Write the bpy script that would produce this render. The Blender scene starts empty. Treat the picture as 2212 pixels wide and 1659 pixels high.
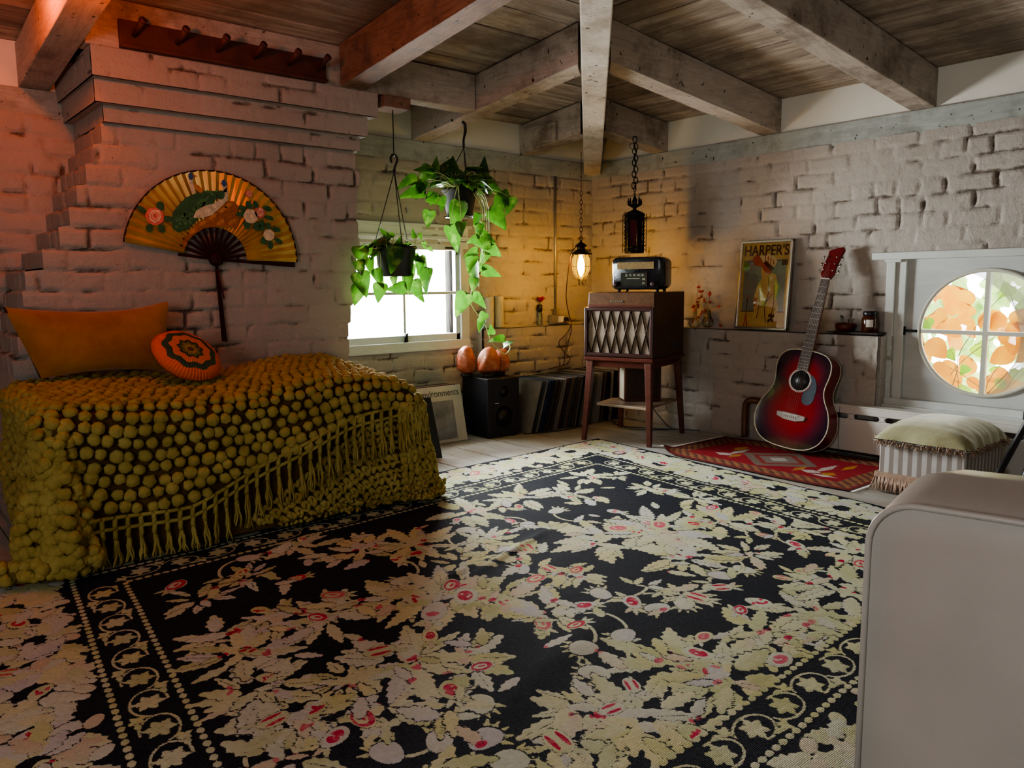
import bpy, math, random
import numpy as np
from mathutils import Vector, Matrix, Euler
random.seed(7); rng = np.random.default_rng(7)
PI = math.pi
scn = bpy.context.scene
COL = scn.collection
R_ = math.radians

# ------------------------------------------------------------------ camera
F_PX, YAW, PITCH, ROLL = 1702.33, 0.708372, 0.124548, -0.00827
CAM = Vector((-3.92, -3.735, 0.86))
Fv = Vector((math.sin(YAW)*math.cos(PITCH), math.cos(YAW)*math.cos(PITCH), -math.sin(PITCH)))
Rv = Vector((math.cos(YAW), -math.sin(YAW), 0)); Uv = Rv.cross(Fv)
R2 = Rv*math.cos(ROLL)+Uv*math.sin(ROLL); U2 = -Rv*math.sin(ROLL)+Uv*math.cos(ROLL)
cd = bpy.data.cameras.new('camera'); co = bpy.data.objects.new('camera', cd); COL.objects.link(co)
cd.sensor_width = 36; cd.lens = F_PX/2212*36; cd.clip_start = .02
co.matrix_world = Matrix(((R2.x, U2.x, -Fv.x, CAM.x), (R2.y, U2.y, -Fv.y, CAM.y), (R2.z, U2.z, -Fv.z, CAM.z), (0, 0, 0, 1)))
scn.camera = co

# ------------------------------------------------------------------ noise
_T = np.random.default_rng(3).random((256, 256)).astype(np.float32)
def vn(x, y, s=0):
    x = np.asarray(x, dtype=np.float64)+s*17.13; y = np.asarray(y, dtype=np.float64)+s*7.77
    xi = np.floor(x).astype(np.int64); yi = np.floor(y).astype(np.int64); fx = x-xi; fy = y-yi
    fx = fx*fx*(3-2*fx); fy = fy*fy*(3-2*fy)
    a = _T[xi % 256, yi % 256]; b = _T[(xi+1) % 256, yi % 256]; c = _T[xi % 256, (yi+1) % 256]; d = _T[(xi+1) % 256, (yi+1) % 256]
    return (a*(1-fx)+b*fx)*(1-fy)+(c*(1-fx)+d*fx)*fy
def fbm(x, y, s=0, o=3):
    r = 0; a = .5; t = 0
    for i in range(o):
        r = r+a*vn(x*2**i, y*2**i, s+i*3); t += a; a *= .5
    return r/t
def hsh(a, b, s=0):
    return _T[(np.asarray(a).astype(np.int64)*37+s*11+5) % 256, (np.asarray(b).astype(np.int64)*53+s*29+9) % 256]
def sst(a, b, x):
    t = np.clip((x-a)/(b-a), 0, 1); return t*t*(3-2*t)

# ------------------------------------------------------------------ materials
def srgb(r, g, b):
    f = lambda c: ((c/255+.055)/1.055)**2.4 if c/255 > .04045 else c/255/12.92
    return (f(r), f(g), f(b), 1)
class NT:
    def __init__(s, name):
        s.m = bpy.data.materials.new(name); s.m.use_nodes = True; s.t = s.m.node_tree; s.t.nodes.clear()
        s.out = s.n('ShaderNodeOutputMaterial')
    def n(s, ty, **k):
        nd = s.t.nodes.new(ty)
        for a, v in k.items():
            if a.startswith('i_'): nd.inputs[a[2:].replace('_', ' ')].default_value = v
            else: setattr(nd, a, v)
        return nd
    def l(s, a, b): s.t.links.new(a, b)
    def coord(s, scale=(1, 1, 1), kind='Object'):
        c = s.n('ShaderNodeTexCoord'); mp = s.n('ShaderNodeMapping'); mp.inputs['Scale'].default_value = scale
        s.l(c.outputs[kind], mp.inputs['Vector']); return mp.outputs['Vector']
    def noise(s, scale, detail=4, vec=None, rough=.55, dist=0):
        nd = s.n('ShaderNodeTexNoise'); nd.inputs['Scale'].default_value = scale; nd.inputs['Detail'].default_value = detail
        nd.inputs['Roughness'].default_value = rough; nd.inputs['Distortion'].default_value = dist
        s.l(vec if vec is not None else s.coord(), nd.inputs['Vector']); return nd.outputs['Fac']
    def ramp(s, fac, stops):
        nd = s.n('ShaderNodeValToRGB'); e = nd.color_ramp.elements
        while len(e) < len(stops): e.new(.5)
        for el, (p, c) in zip(e, stops): el.position = p; el.color = c if len(c) == 4 else (*c, 1)
        s.l(fac, nd.inputs['Fac']); return nd.outputs['Color']
    def mix(s, fac, a, b, mode='MIX'):
        nd = s.n('ShaderNodeMix', data_type='RGBA', blend_type=mode)
        for v, i in ((fac, 0), (a, 6), (b, 7)):
            if isinstance(v, (int, float)): nd.inputs[i].default_value = v
            elif isinstance(v, tuple): nd.inputs[i].default_value = v if len(v) == 4 else (*v, 1)
            else: s.l(v, nd.inputs[i])
        return nd.outputs[2]
    def math(s, op, a, b=0, c=None):
        nd = s.n('ShaderNodeMath', operation=op)
        for v, i in ((a, 0), (b, 1), (c, 2)):
            if v is None: continue
            if isinstance(v, (int, float)): nd.inputs[i].default_value = v
            else: s.l(v, nd.inputs[i])
        return nd.outputs[0]
    def mapr(s, v, a, b, c=0., d=1.):
        nd = s.n('ShaderNodeMapRange'); s.l(v, nd.inputs[0])
        for i, x in zip((1, 2, 3, 4), (a, b, c, d)): nd.inputs[i].default_value = x
        return nd.outputs[0]
    def attr(s, name, out='Fac'):
        nd = s.n('ShaderNodeAttribute'); nd.attribute_name = name; return nd.outputs[out]
    def bsdf(s, col, rough=.6, metal=0, bump=None, bstr=.3, bdist=.01, **k):
        b = s.n('ShaderNodeBsdfPrincipled')
        if isinstance(col, tuple): b.inputs['Base Color'].default_value = col if len(col) == 4 else (*col, 1)
        else: s.l(col, b.inputs['Base Color'])
        if isinstance(rough, (int, float)): b.inputs['Roughness'].default_value = rough
        else: s.l(rough, b.inputs['Roughness'])
        b.inputs['Metallic'].default_value = metal
        for kk, v in k.items(): b.inputs[kk.replace('_', ' ')].default_value = v
        if bump is not None:
            bp = s.n('ShaderNodeBump'); bp.inputs['Strength'].default_value = bstr; bp.inputs['Distance'].default_value = bdist
            s.l(bump, bp.inputs['Height']); s.l(bp.outputs[0], b.inputs['Normal'])
        s.b = b; return b.outputs[0]
    def done(s, sh): s.l(sh, s.out.inputs[0]); return s.m

def simple(name, c, rough=.6, metal=0, var=.15, scale=12, bstr=.15, bdist=.004, bscale=60, **k):
    t = NT(name); c = c if len(c) == 4 else (*c, 1)
    dk = tuple(x*(1-var) for x in c[:3])+(1,); lt = tuple(min(1, x*(1+var)) for x in c[:3])+(1,)
    col = t.ramp(t.noise(scale), [(.3, dk), (.7, lt)])
    return t.done(t.bsdf(col, rough, metal, bump=t.noise(bscale, 3), bstr=bstr, bdist=bdist, **k))
def wood(name, c1, c2, stretch=(1, 1, 12), scale=6, rough=.55, bstr=.25, dirt=None, bdist=.004, **k):
    t = NT(name); v = t.coord(stretch)
    n1 = t.noise(scale, 6, v, .6, 1.2)
    col = t.ramp(n1, [(.3, c1), (.7, c2)])
    if dirt:
        col = t.mix(t.mapr(t.noise(3.2, 6, t.coord(), .7), .48, .66), col, dirt)
        col = t.mix(t.mapr(t.noise(38, 2, t.coord()), .68, .74), col, (.03, .02, .012, 1))
    return t.done(t.bsdf(col, rough, bump=t.noise(scale*4, 5, v), bstr=bstr, bdist=bdist, **k))

def brick_mat(name, c1=(.37, .335, .295), c2=(.47, .43, .385)):
    t = NT(name)
    base = t.ramp(t.noise(2.2, 4), [(.3, c1), (.7, c2)])
    base = t.mix(t.math('MULTIPLY', t.attr('tint'), .35), base, (.40, .36, .31, 1))
    g = t.noise(16, 5, None, .7)
    base = t.mix(t.mapr(g, .58, .75, 0, .45), base, (.22, .18, .14, 1))
    spots = t.mapr(t.noise(70, 3), .70, .76, 0, .7)
    base = t.mix(spots, base, (.10, .07, .05, 1))
    cr = t.math('ADD', t.attr('crack'), t.math('MULTIPLY', t.math('SUBTRACT', t.noise(38, 5, None, .7), .5), 1.6))
    base = t.mix(t.mapr(cr, .35, .95, 0, .9), base, (.085, .058, .040, 1))
    bump = t.math('ADD', t.noise(30, 5, None, .65), t.math('MULTIPLY', t.noise(140, 3), .4))
    return t.done(t.bsdf(base, .75, bump=bump, bstr=.7, bdist=.008))
M = {}
M['brick'] = brick_mat('painted_brick'); M['brick_chimney'] = brick_mat('painted_chimney_brick', (.33, .285, .25), (.41, .36, .32))
M['plate'] = wood('grey_painted_timber', (.36, .39, .36), (.47, .50, .46), (1, 1, 9), 3, .6, dirt=(.20, .21, .18, 1))
BW = ((.38, .32, .27), (.55, .48, .41))
M['beam_x'] = wood('whitewashed_rafter_x', *BW, (1.2, 10, 10), 5, .7, .35, dirt=(.20, .15, .11, 1))
M['beam_y'] = wood('whitewashed_rafter_y', *BW, (10, 1.2, 10), 5, .7, .35, dirt=(.20, .15, .11, 1))
M['beam_hip'] = wood('pale_worn_hip_rafter', (.56, .50, .43), (.72, .66, .57), (5, 5, 5), 5, .7, .35, dirt=(.35, .28, .21, 1))
M['beam_red'] = wood('reddish_brown_rafter', (.20, .10, .06), (.34, .20, .13), (10, 1.2, 10), 5, .65, .35, dirt=(.12, .07, .05, 1))
def plank_mat(name, st):
    t = NT(name); v = t.coord(st)
    c = t.ramp(t.noise(3, 6, v, .65, .8), [(.28, (.20, .145, .11)), (.5, (.42, .34, .27)), (.7, (.66, .57, .48))])
    c = t.mix(t.mapr(t.noise(2.6, 5, None, .7), .47, .62, 0, .7), c, (.17, .125, .09, 1))
    c = t.mix(t.math('MULTIPLY', t.attr('tint'), .4), c, (.13, .09, .065, 1))
    return t.done(t.bsdf(c, .8, bump=t.noise(14, 6, v), bstr=.4, bdist=.006))
M['plank_y'] = plank_mat('weathered_ceiling_boards_y', (7, .8, 7)); M['plank_x'] = plank_mat('weathered_ceiling_boards_x', (.8, 7, 7))
M['frieze'] = simple('cream_white_board', (.80, .78, .70), .7, var=.06, scale=3)
M['floorb'] = None
t = NT('worn_grey_painted_floor'); v = t.coord((9, 1, 1))
c = t.ramp(t.noise(2.5, 5, v, .6, .5), [(.3, (.34, .345, .33)), (.7, (.50, .51, .49))])
c = t.mix(t.mapr(t.noise(2.1, 6, None, .7), .42, .58, 0, .8), c, (.31, .25, .165, 1))
c = t.mix(t.mapr(t.noise(9, 6, v, .7), .56, .68, 0, .8), c, (.16, .11, .07, 1))
c = t.mix(t.math('MULTIPLY', t.attr('tint'), .35), c, (.30, .27, .22, 1))
M['floorb'] = t.done(t.bsdf(c, .45, bump=t.noise(12, 5, v), bstr=.2, bdist=.004))
M['trimw'] = simple('white_window_paint', (.60, .63, .60), .5, var=.08, scale=4, bstr=.2)
M['trimc'] = simple('cream_window_paint', (.60, .59, .50), .5, var=.08, scale=5, bstr=.2)
M['plaster'] = simple('plain_plaster', (.42, .38, .33), .9)
M['blackmetal'] = simple('black_iron', (.015, .013, .012), .45, .6, bstr=.3)
M['darkbronze'] = simple('dark_bronze', (.05, .03, .018), .4, .8)
M['steel'] = simple('dull_galvanised_steel', (.45, .42, .35), .4, .8)
M['white'] = simple('off_white', (.7, .68, .62), .5)
M['blackpl'] = simple('black_plastic', (.012, .012, .016), .35, var=.1, bstr=.05)
M['blackvin'] = simple('black_vinyl_cabinet', (.010, .010, .016), .55, bstr=.1)
def glass(name, c=(1, 1, 1), fac=.08, rough=.03):
    t = NT(name); a = t.n('ShaderNodeBsdfTransparent'); a.inputs[0].default_value = (*c, 1)
    g = t.n('ShaderNodeBsdfGlossy'); g.inputs['Roughness'].default_value = rough
    fr = t.n('ShaderNodeFresnel'); fr.inputs[0].default_value = 1.45
    m = t.n('ShaderNodeMixShader'); t.l(t.math('ADD', t.math('MULTIPLY', fr.outputs[0], .8), fac*.3), m.inputs[0]); t.l(a.outputs[0], m.inputs[1]); t.l(g.outputs[0], m.inputs[2])
    return t.done(m.outputs[0])
M['pane'] = glass('window_glass'); M['clear'] = glass('clear_bottle_glass', (.93, .96, .93), .2)
T = NT('amber_glass'); a_ = T.n('ShaderNodeBsdfTransparent'); a_.inputs[0].default_value = (1, .80, .38, 1); e_ = T.n('ShaderNodeEmission'); e_.inputs[0].default_value = (1, .62, .04, 1); e_.inputs[1].default_value = 1.6
m_ = T.n('ShaderNodeMixShader'); m_.inputs[0].default_value = .35; T.l(a_.outputs[0], m_.inputs[1]); T.l(e_.outputs[0], m_.inputs[2]); M['amberglass'] = T.done(m_.outputs[0])
M['redglass'] = simple('deep_red_glass', (.09, .001, .002), .4, var=.2, Specular_IOR_Level=.15)
def emit(name, c, s):
    t = NT(name); e = t.n('ShaderNodeEmission'); e.inputs[0].default_value = (*c, 1); e.inputs[1].default_value = s
    return t.done(e.outputs[0])
M['bulb'] = emit('glowing_filament_glass', (1, .60, .14), 300)

# ------------------------------------------------------------------ mesh helpers
class MB:
    def __init__(s): s.v = []; s.f = []; s.mi = []; s.cur = 0; s.sm = []
    def add(s, vs, fs, smooth=False):
        o = len(s.v); s.v.extend([tuple(q) for q in vs]); s.f.extend([tuple(o+i for i in f) for f in fs]); s.mi.extend([s.cur]*len(fs)); s.sm.extend([smooth]*len(fs)); return s
    def box(s, a, b, m=None):
        x0, y0, z0 = a; x1, y1, z1 = b
        vs = [Vector(q) for q in ((x0, y0, z0), (x1, y0, z0), (x1, y1, z0), (x0, y1, z0), (x0, y0, z1), (x1, y0, z1), (x1, y1, z1), (x0, y1, z1))]
        if m is not None: vs = [m @ q for q in vs]
        return s.add(vs, [(0, 3, 2, 1), (4, 5, 6, 7), (0, 1, 5, 4), (1, 2, 6, 5), (2, 3, 7, 6), (3, 0, 4, 7)])
    def hexa(s, vs): return s.add(vs, [(0, 3, 2, 1), (4, 5, 6, 7), (0, 1, 5, 4), (1, 2, 6, 5), (2, 3, 7, 6), (3, 0, 4, 7)])
    def tube(s, pts, r, n=8, cap=True, closed=False, smooth=True):
        pts = [Vector(p) for p in pts]; N = len(pts); rr = r if isinstance(r, (list, tuple)) else [r]*N
        o = []; ref = None
        for i, p in enumerate(pts):
            if closed: d = pts[(i+1) % N]-pts[i-1]
            else: d = (pts[min(i+1, N-1)]-pts[max(i-1, 0)])
            if d.length < 1e-9: d = Vector((0, 0, 1))
            d.normalize()
            if ref is None: ref = d.orthogonal().normalized()
            ref = (ref-d*ref.dot(d)); ref = ref.normalized() if ref.length > 1e-6 else d.orthogonal().normalized()
            b = d.cross(ref)
            for k in range(n):
                a = 2*PI*k/n; o.append(p+(ref*math.cos(a)+b*math.sin(a))*rr[i])
        fs = []
        for i in range(N if closed else N-1):
            j = (i+1) % N
            for k in range(n): fs.append((i*n+k, i*n+(k+1) % n, j*n+(k+1) % n, j*n+k))
        if cap and not closed: fs.append(tuple(range(n-1, -1, -1))); fs.append(tuple((N-1)*n+k for k in range(n)))
        return s.add(o, fs, smooth)
    def lathe(s, prof, c=(0, 0, 0), n=24, m=None, smooth=True):
        o = []; c = Vector(c)
        for r, z in prof:
            for k in range(n):
                a = 2*PI*k/n; q = Vector((r*math.cos(a), r*math.sin(a), z)); q = m @ q if m is not None else q; o.append(q+c)
        fs = []
        for i in range(len(prof)-1):
            for k in range(n): fs.append((i*n+k, i*n+(k+1) % n, (i+1)*n+(k+1) % n, (i+1)*n+k))
        fs.append(tuple(range(n-1, -1, -1))); fs.append(tuple((len(prof)-1)*n+k for k in range(n)))
        return s.add(o, fs, smooth)
    def prism(s, poly, z0, z1, m=None, smooth=False):
        n = len(poly); vs = [Vector((x, y, z0)) for x, y in poly]+[Vector((x, y, z1)) for x, y in poly]
        if m is not None: vs = [m @ q for q in vs]
        return s.add(vs, [tuple(range(n-1, -1, -1)), tuple(range(n, 2*n))]+[(i, (i+1) % n, n+(i+1) % n, n+i) for i in range(n)], smooth)
    def grid(s, P, smooth=True, keep=None):
        h, w = P.shape[:2]; vs = P.reshape(-1, 3).tolist(); fs = []
        for i in range(h-1):
            for j in range(w-1):
                if keep is None or keep[i, j]: fs.append((i*w+j, i*w+j+1, (i+1)*w+j+1, (i+1)*w+j))
        return s.add(vs, fs, smooth)
    def build(s, name, mats, parent=None, world=False, bevel=0, seg=2, tri=False):
        me = bpy.data.meshes.new(name); me.from_pydata(s.v, [], s.f)
        for m in (mats if isinstance(mats, (list, tuple)) else [mats]): me.materials.append(m)
        me.polygons.foreach_set('material_index', s.mi); me.polygons.foreach_set('use_smooth', s.sm); me.update()
        o = bpy.data.objects.new(name, me); COL.objects.link(o)
        if parent is not None:
            o.parent = parent
            if world: o.matrix_parent_inverse = parent.matrix_basis.inverted()
        if bevel:
            b = o.modifiers.new('bevel', 'BEVEL'); b.width = bevel; b.segments = seg; b.limit_method = 'ANGLE'; b.angle_limit = R_(35)
        return o
def fattr(o, name, vals):
    a = o.data.attributes.new(name, 'FLOAT', 'POINT'); a.data.foreach_set('value', np.asarray(vals, dtype=np.float32).ravel())
def npmesh(name, V, Fq, mat, smooth=True, parent=None):
    me = bpy.data.meshes.new(name); V = np.asarray(V, dtype=np.float32).reshape(-1, 3); Fq = np.asarray(Fq, dtype=np.int32)
    me.vertices.add(len(V)); me.vertices.foreach_set('co', V.ravel()); k = Fq.shape[1]
    me.loops.add(Fq.size); me.loops.foreach_set('vertex_index', Fq.ravel()); me.polygons.add(len(Fq))
    me.polygons.foreach_set('loop_start', np.arange(0, Fq.size, k, dtype=np.int32)); me.polygons.foreach_set('loop_total', np.full(len(Fq), k, dtype=np.int32))
    me.polygons.foreach_set('use_smooth', np.full(len(Fq), smooth)); me.update(calc_edges=True)
    for m in (mat if isinstance(mat, (list, tuple)) else [mat]): me.materials.append(m)
    o = bpy.data.objects.new(name, me); COL.objects.link(o)
    if parent is not None: o.parent = parent; o.matrix_parent_inverse = parent.matrix_basis.inverted()
    return o
def gridfaces(h, w, off=0, keep=None):
    i, j = np.meshgrid(np.arange(h-1), np.arange(w-1), indexing='ij')
    a = i*w+j+off; f = np.stack([a, a+1, a+w+1, a+w], -1)
    return f[keep] if keep is not None else f.reshape(-1, 4)
def tag(o, label=None, cat=None, group=None, kind=None):
    if label: o['label'] = label
    if cat: o['category'] = cat
    if group: o['group'] = group
    if kind: o['kind'] = kind
    return o
def thing(name, label, cat, loc=(0, 0, 0), rot=(0, 0, 0), group=None):
    o = bpy.data.objects.new(name, None); COL.objects.link(o); o.location = loc; o.rotation_euler = rot; o.empty_display_size = .05
    bpy.context.view_layer.update(); return tag(o, label, cat, group)
def struct(o): o['kind'] = 'structure'; return o
def link_copy(o, parent=None):
    c = o.copy(); COL.objects.link(c)
    if parent is not None: c.parent = parent
    for ch in o.children: link_copy(ch, c)
    return c
def text(s, size, loc, rot, mat, parent, name='lettering', ext=.0006, world=False, sx=1, align='CENTER', bold=0):
    cu = bpy.data.curves.new(name, 'FONT'); cu.body = s; cu.size = size; cu.extrude = ext; cu.align_x = align; cu.align_y = 'CENTER'; cu.offset = bold
    cu.materials.append(mat); o = bpy.data.objects.new(name, cu); COL.objects.link(o)
    bpy.context.view_layer.update(); me = bpy.data.meshes.new_from_object(o.evaluated_get(bpy.context.evaluated_depsgraph_get()))
    bpy.data.objects.remove(o); o = bpy.data.objects.new(name, me); COL.objects.link(o)
    me.transform(Matrix.LocRotScale(Vector(loc), Euler(rot), Vector((sx, 1, 1)))); o.parent = parent
    return o

# ------------------------------------------------------------------ brick relief
CH, BL = .0775, .215
def brick(u, v, s=0):
    wu = u+.010*(fbm(u*7, v*7, s)-.5)*2; wv = v+.009*(fbm(u*5, v*5, s+4)-.5)*2
    row = np.floor(wv/CH); fv = wv/CH-row
    x = wu/BL+(row % 2)*.5+.3*hsh(row, row*0+3, s); colm = np.floor(x); fu = x-colm
    r1 = hsh(row, colm, s+1); r2 = hsh(row, colm, s+2); r3 = hsh(row, colm, s+3)
    du = np.minimum(fu, 1-fu)*BL
    du = np.where(r3 < .22, np.minimum(du, np.abs(fu-.5)*BL), du)
    dv = np.minimum(fv, 1-fv)*CH
    jit = .004*fbm(u*30, v*30, s+8, 2)
    d = np.minimum(du, dv*1.15)-.0012-jit*1.2-.0025*r2
    body = sst(-.002, .008, d)
    fill = sst(.34, .56, .6*fbm(u*5, v*9, s+11)+.4*vn(u*16, v*22, s+12))
    h = body*(1+.35*(r1-.5))+(1-body)*fill*.72+.18*(fbm(u*22, v*22, s+5, 3)-.5)+.25*(fbm(u*2.5, v*2.5, s+6)-.5)
    crack = (1-body)*(1-fill*.85)
    return h, crack, r2
class Relief:
    def __init__(s): s.V = []; s.F = []; s.c = []; s.t = []; s.n = 0
    def panel(s, O, U, V, N, w, h, res=.009, amp=.015, seed=0, hole=None, ul=None, ur=None, du0=0, dv0=0, flat=False):
        O, U, V, N = (np.array(q, float) for q in (O, U, V, N))
        nu = max(2, int(w/res)+1); nv = max(2, int(h/res)+1)
        vv, ss = np.meshgrid(np.linspace(0, h, nv), np.linspace(0, 1, nu), indexing='ij')
        uu = (ul(vv)+(ur(vv)-ul(vv))*ss) if ul is not None else ss*w
        if flat: H = .5+.4*(fbm(uu*12, vv*12, seed)-.5); C = np.clip(fbm(uu*9, vv*9, seed+2)-.45, 0, 1)*.6; T = C*0
        else: H, C, T = brick(uu+du0, vv+dv0, seed)
        P = O+uu[..., None]*U+vv[..., None]*V+(H*amp)[..., None]*N
        keep = None
        if hole is not None:
            uc = (uu[:-1, :-1]+uu[1:, 1:])/2; vc = (vv[:-1, :-1]+vv[1:, 1:])/2; keep = ~hole(uc, vc)
        s.F.append(gridfaces(nv, nu, s.n, keep)); s.V.append(P.reshape(-1, 3)); s.c.append(C.ravel()); s.t.append(T.ravel()); s.n += P.shape[0]*P.shape[1]
    def quads(s, boxes):
        for a, b in boxes:
            m = MB().box(a, b); s.V.append(np.array(m.v)); s.F.append(np.array(m.f)+s.n); s.c.append(np.zeros(8)); s.t.append(np.zeros(8)); s.n += 8
    def build(s, name, mat):
        o = npmesh(name, np.concatenate(s.V), np.concatenate(s.F), mat); fattr(o, 'crack', np.concatenate(s.c)); fattr(o, 'tint', np.concatenate(s.t)); return o

X, Yv, Z = (1, 0, 0), (0, 1, 0), (0, 0, 1)
PZ0, PZ1 = 1.545, 1.655     # wall plate
LED = .60
# right wall (plane x=0, runs toward -y); window hole y -2.03..-2.83, z .30..0.975
r = Relief()
WR = (-2.03, -2.83, .285, .985)
inR = lambda u, v, z0: (-u < WR[0]) & (-u > WR[1]) & (v+z0 > WR[2]) & (v+z0 < WR[3])
r.panel((0, 0, LED), (0, -1, 0), Z, (-1, 0, 0), 5.3, PZ0-LED+.01, hole=lambda u, v: inR(u, v, LED), seed=1, dv0=LED+.05)
r.panel((-.09, 0, 0), (0, -1, 0), Z, (-1, 0, 0), 2.0, LED, seed=1, amp=.015)
r.panel((0, -1.98, 0), (0, -1, 0), Z, (-1, 0, 0), 3.3, LED, hole=lambda u, v: inR(u+1.98, v, 0), seed=1, du0=1.98)
r.panel((-.09, 0, LED), (0, -1, 0), X, (0, 0, 1), 2.0, .09, seed=5, flat=True, amp=.006)
r.panel((-.09, -2.0, 0), X, Z, (0, -1, 0), .1, LED, seed=6, amp=.008)
r.quads([((-.089, -2.004, 0), (.0, -1.985, .597)), ((.02, -2.03, 0), (.18, .18, 1.9)), ((.02, -5.4, 0), (.18, -2.83, 1.9)), ((.02, -2.83, 0), (.18, -2.03, .285)), ((.02, -2.83, .985), (.18, -2.03, 1.9))])
struct(r.build('wall_right', M['brick']))
# back wall (plane y=0); window hole x -1.90..-1.10, z .545..1.10
r = Relief(); WL = (-1.90, -1.10, .545, 1.10)
inL = lambda x, z: (x > WL[0]) & (x < WL[1]) & (z > WL[2]) & (z < WL[3])
r.panel((-2.3, 0, LED), X, Z, (0, -1, 0), 2.3, PZ0-LED+.01, hole=lambda u, v: inL(u-2.3, v+LED), seed=2, dv0=LED)
r.panel((-5.3, 0, 0), X, Z, (0, -1, 0), 2.4, PZ0+.01, seed=3, res=.010, amp=.028)
r.panel((-1.0, -.06, 0), X, Z, (0, -1, 0), 1.0, LED, seed=2)
r.panel((-2.3, 0, 0), X, Z, (0, -1, 0), 1.31, LED, hole=lambda u, v: inL(u-2.3, v), seed=2)
r.panel((-1.0, -.06, LED), X, (0, 1, 0), (0, 0, 1), 1.0, .06, seed=5, flat=True, amp=.006)
r.panel((-1.0, 0, 0), (0, -1, 0), Z, (-1, 0, 0), .06, LED, seed=6, amp=.006)
r.quads([((-5.4, .02, 0), (-1.90, .18, 1.9)), ((-1.10, .02, 0), (.18, .18, 1.9)), ((-1.90, .02, 0), (-1.10, .18, .545)), ((-1.90, .02, 1.10), (-1.10, .18, 1.9))])
struct(r.build('wall_back', M['brick']))
# chimney breast
r = Relief()
zl = np.array([0, .45, .58, .73, .90, .95, 1.018, 1.17, 1.309, 1.43, 1.517, 1.56])
xl = np.array([-3.50, -3.46, -3.44, -3.42, -3.38, -3.342, -3.278, -3.215, -3.144, -3.10, -3.075, -3.09])
xr = np.array([-2.12, -2.12, -2.125, -2.098, -2.067, -2.06, -2.058, -2.05, -2.046, -2.046, -2.05, -2.05])
def stepz(v): return (np.floor(v/CH)+.5)*CH
UL = lambda v: np.interp(stepz(v), zl, xl)+.012*(hsh(np.floor(v/CH), 0*v+1)-.5)
UR = lambda v: np.interp(stepz(v), zl, xr)+.022*(hsh(np.floor(v/CH), 0*v+9)-.5)
r.panel((0, -.45, 0), X, Z, (0, -1, 0), 1.4, 1.50, res=.008, seed=4, ul=lambda v: UL(v)-.007, ur=lambda v: UR(v)+.007, amp=.014)
for side, U_, nx in ((0, UL, -1), (1, UR, 1)):
    nv = 190; nd = 50; vv, dd = np.meshgrid(np.linspace(0, 1.50, nv), np.linspace(0, .452, nd), indexing='ij')
    H, C, T = brick(dd+.05, vv, 8+side)
    P = np.stack([U_(vv)+nx*(H*.010-.006), -.45-.004+dd, vv], -1)
    r.V.append(P.reshape(-1, 3)); r.F.append(gridfaces(nv, nd, r.n)); r.c.append(C.ravel()); r.t.append(T.ravel()); r.n += nv*nd
for z0, z1, y, xa, xb in ((1.47, 1.54, -.485, -3.10, -2.045), (1.53, 1.62, -.53, -3.135, -2.03), (1.61, 1.712, -.575, -3.15, -2.0)):
    w = xb-xa; d = -y
    r.panel((xa-.005, y, z0), X, Z, (0, -1, 0), w+.010, z1-z0, seed=7, dv0=z0+.03, amp=.009)
    r.panel((xa, 0, z0), (0, -1, 0), Z, (-1, 0, 0), d, z1-z0, seed=7, dv0=z0, amp=.006)
    r.panel((xb, 0, z0), (0, -1, 0), Z, (1, 0, 0), d, z1-z0, seed=7, dv0=z0, amp=.006)
    r.panel((xa, y, z0), X, (0, 1, 0), (0, 0, -1), w, d, res=.02, seed=7, flat=True, amp=.003)
    r.panel((xa, y, z1), X, (0, 1, 0), (0, 0, 1), w, d, res=.02, seed=7, flat=True, amp=.003)
struct(r.build('wall_chimney', M['brick_chimney']))
# far walls closing the room behind the viewer
struct(MB().box((-5.4, -5.4, 0), (-5.3, .1, 2.6)).build('wall_left', M['plaster']))
struct(MB().box((-5.4, -5.4, 0), (.1, -5.3, 2.6)).build('wall_front', M['plaster']))
# floor boards
m = MB(); tint = []; x = -5.35
while x < .1:
    w = .135+.01*random.random(); y = -5.35
    ys = [-5.35, -5.35+random.uniform(.8, 3), .1]
    for a, b in zip(ys[:-1], ys[1:]):
        dz = random.uniform(-.0015, .0005); sh = .08*0
        m.box((x+.0022, a+.0015, -.03), (x+w-.0022, b-.0015, dz)); tint += [random.random()]*8
    x += w
m.cur = 0; m.box((-5.4, -5.4, -.08), (.1, .1, -.031)); tint += [0]*8
fl = struct(m.build('floor', M['floorb'])); fattr(fl, 'tint', tint)
# wall plates and friezes
def plate(name, a, b, seedv):
    m = MB(); m.box(a, b); o = m.build(name, M['plate'] if name == 'x' else seedv, bevel=.005); return struct(o)
plx = wood('grey_painted_plate_x', (.33, .36, .34), (.46, .50, .47), (1, 8, 8), 4, .6, dirt=(.22, .23, .20, 1))
ply = wood('grey_painted_plate_y', (.33, .36, .34), (.46, .50, .47), (8, 1, 8), 4, .6, dirt=(.22, .23, .20, 1))
plate('trim_1', (-5.3, -.012, PZ0), (0, .03, PZ1), plx); plate('trim_2', (-.012, -5.3, PZ0), (.03, -.0, PZ1), ply)
struct(MB().box((-5.3, .004, PZ1), (.018, .018, 1.9)).build('trim_3', M['frieze']))
struct(MB().box((.004, -5.3, PZ1), (.018, .018, 1.9)).build('trim_4', M['frieze']))
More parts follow.
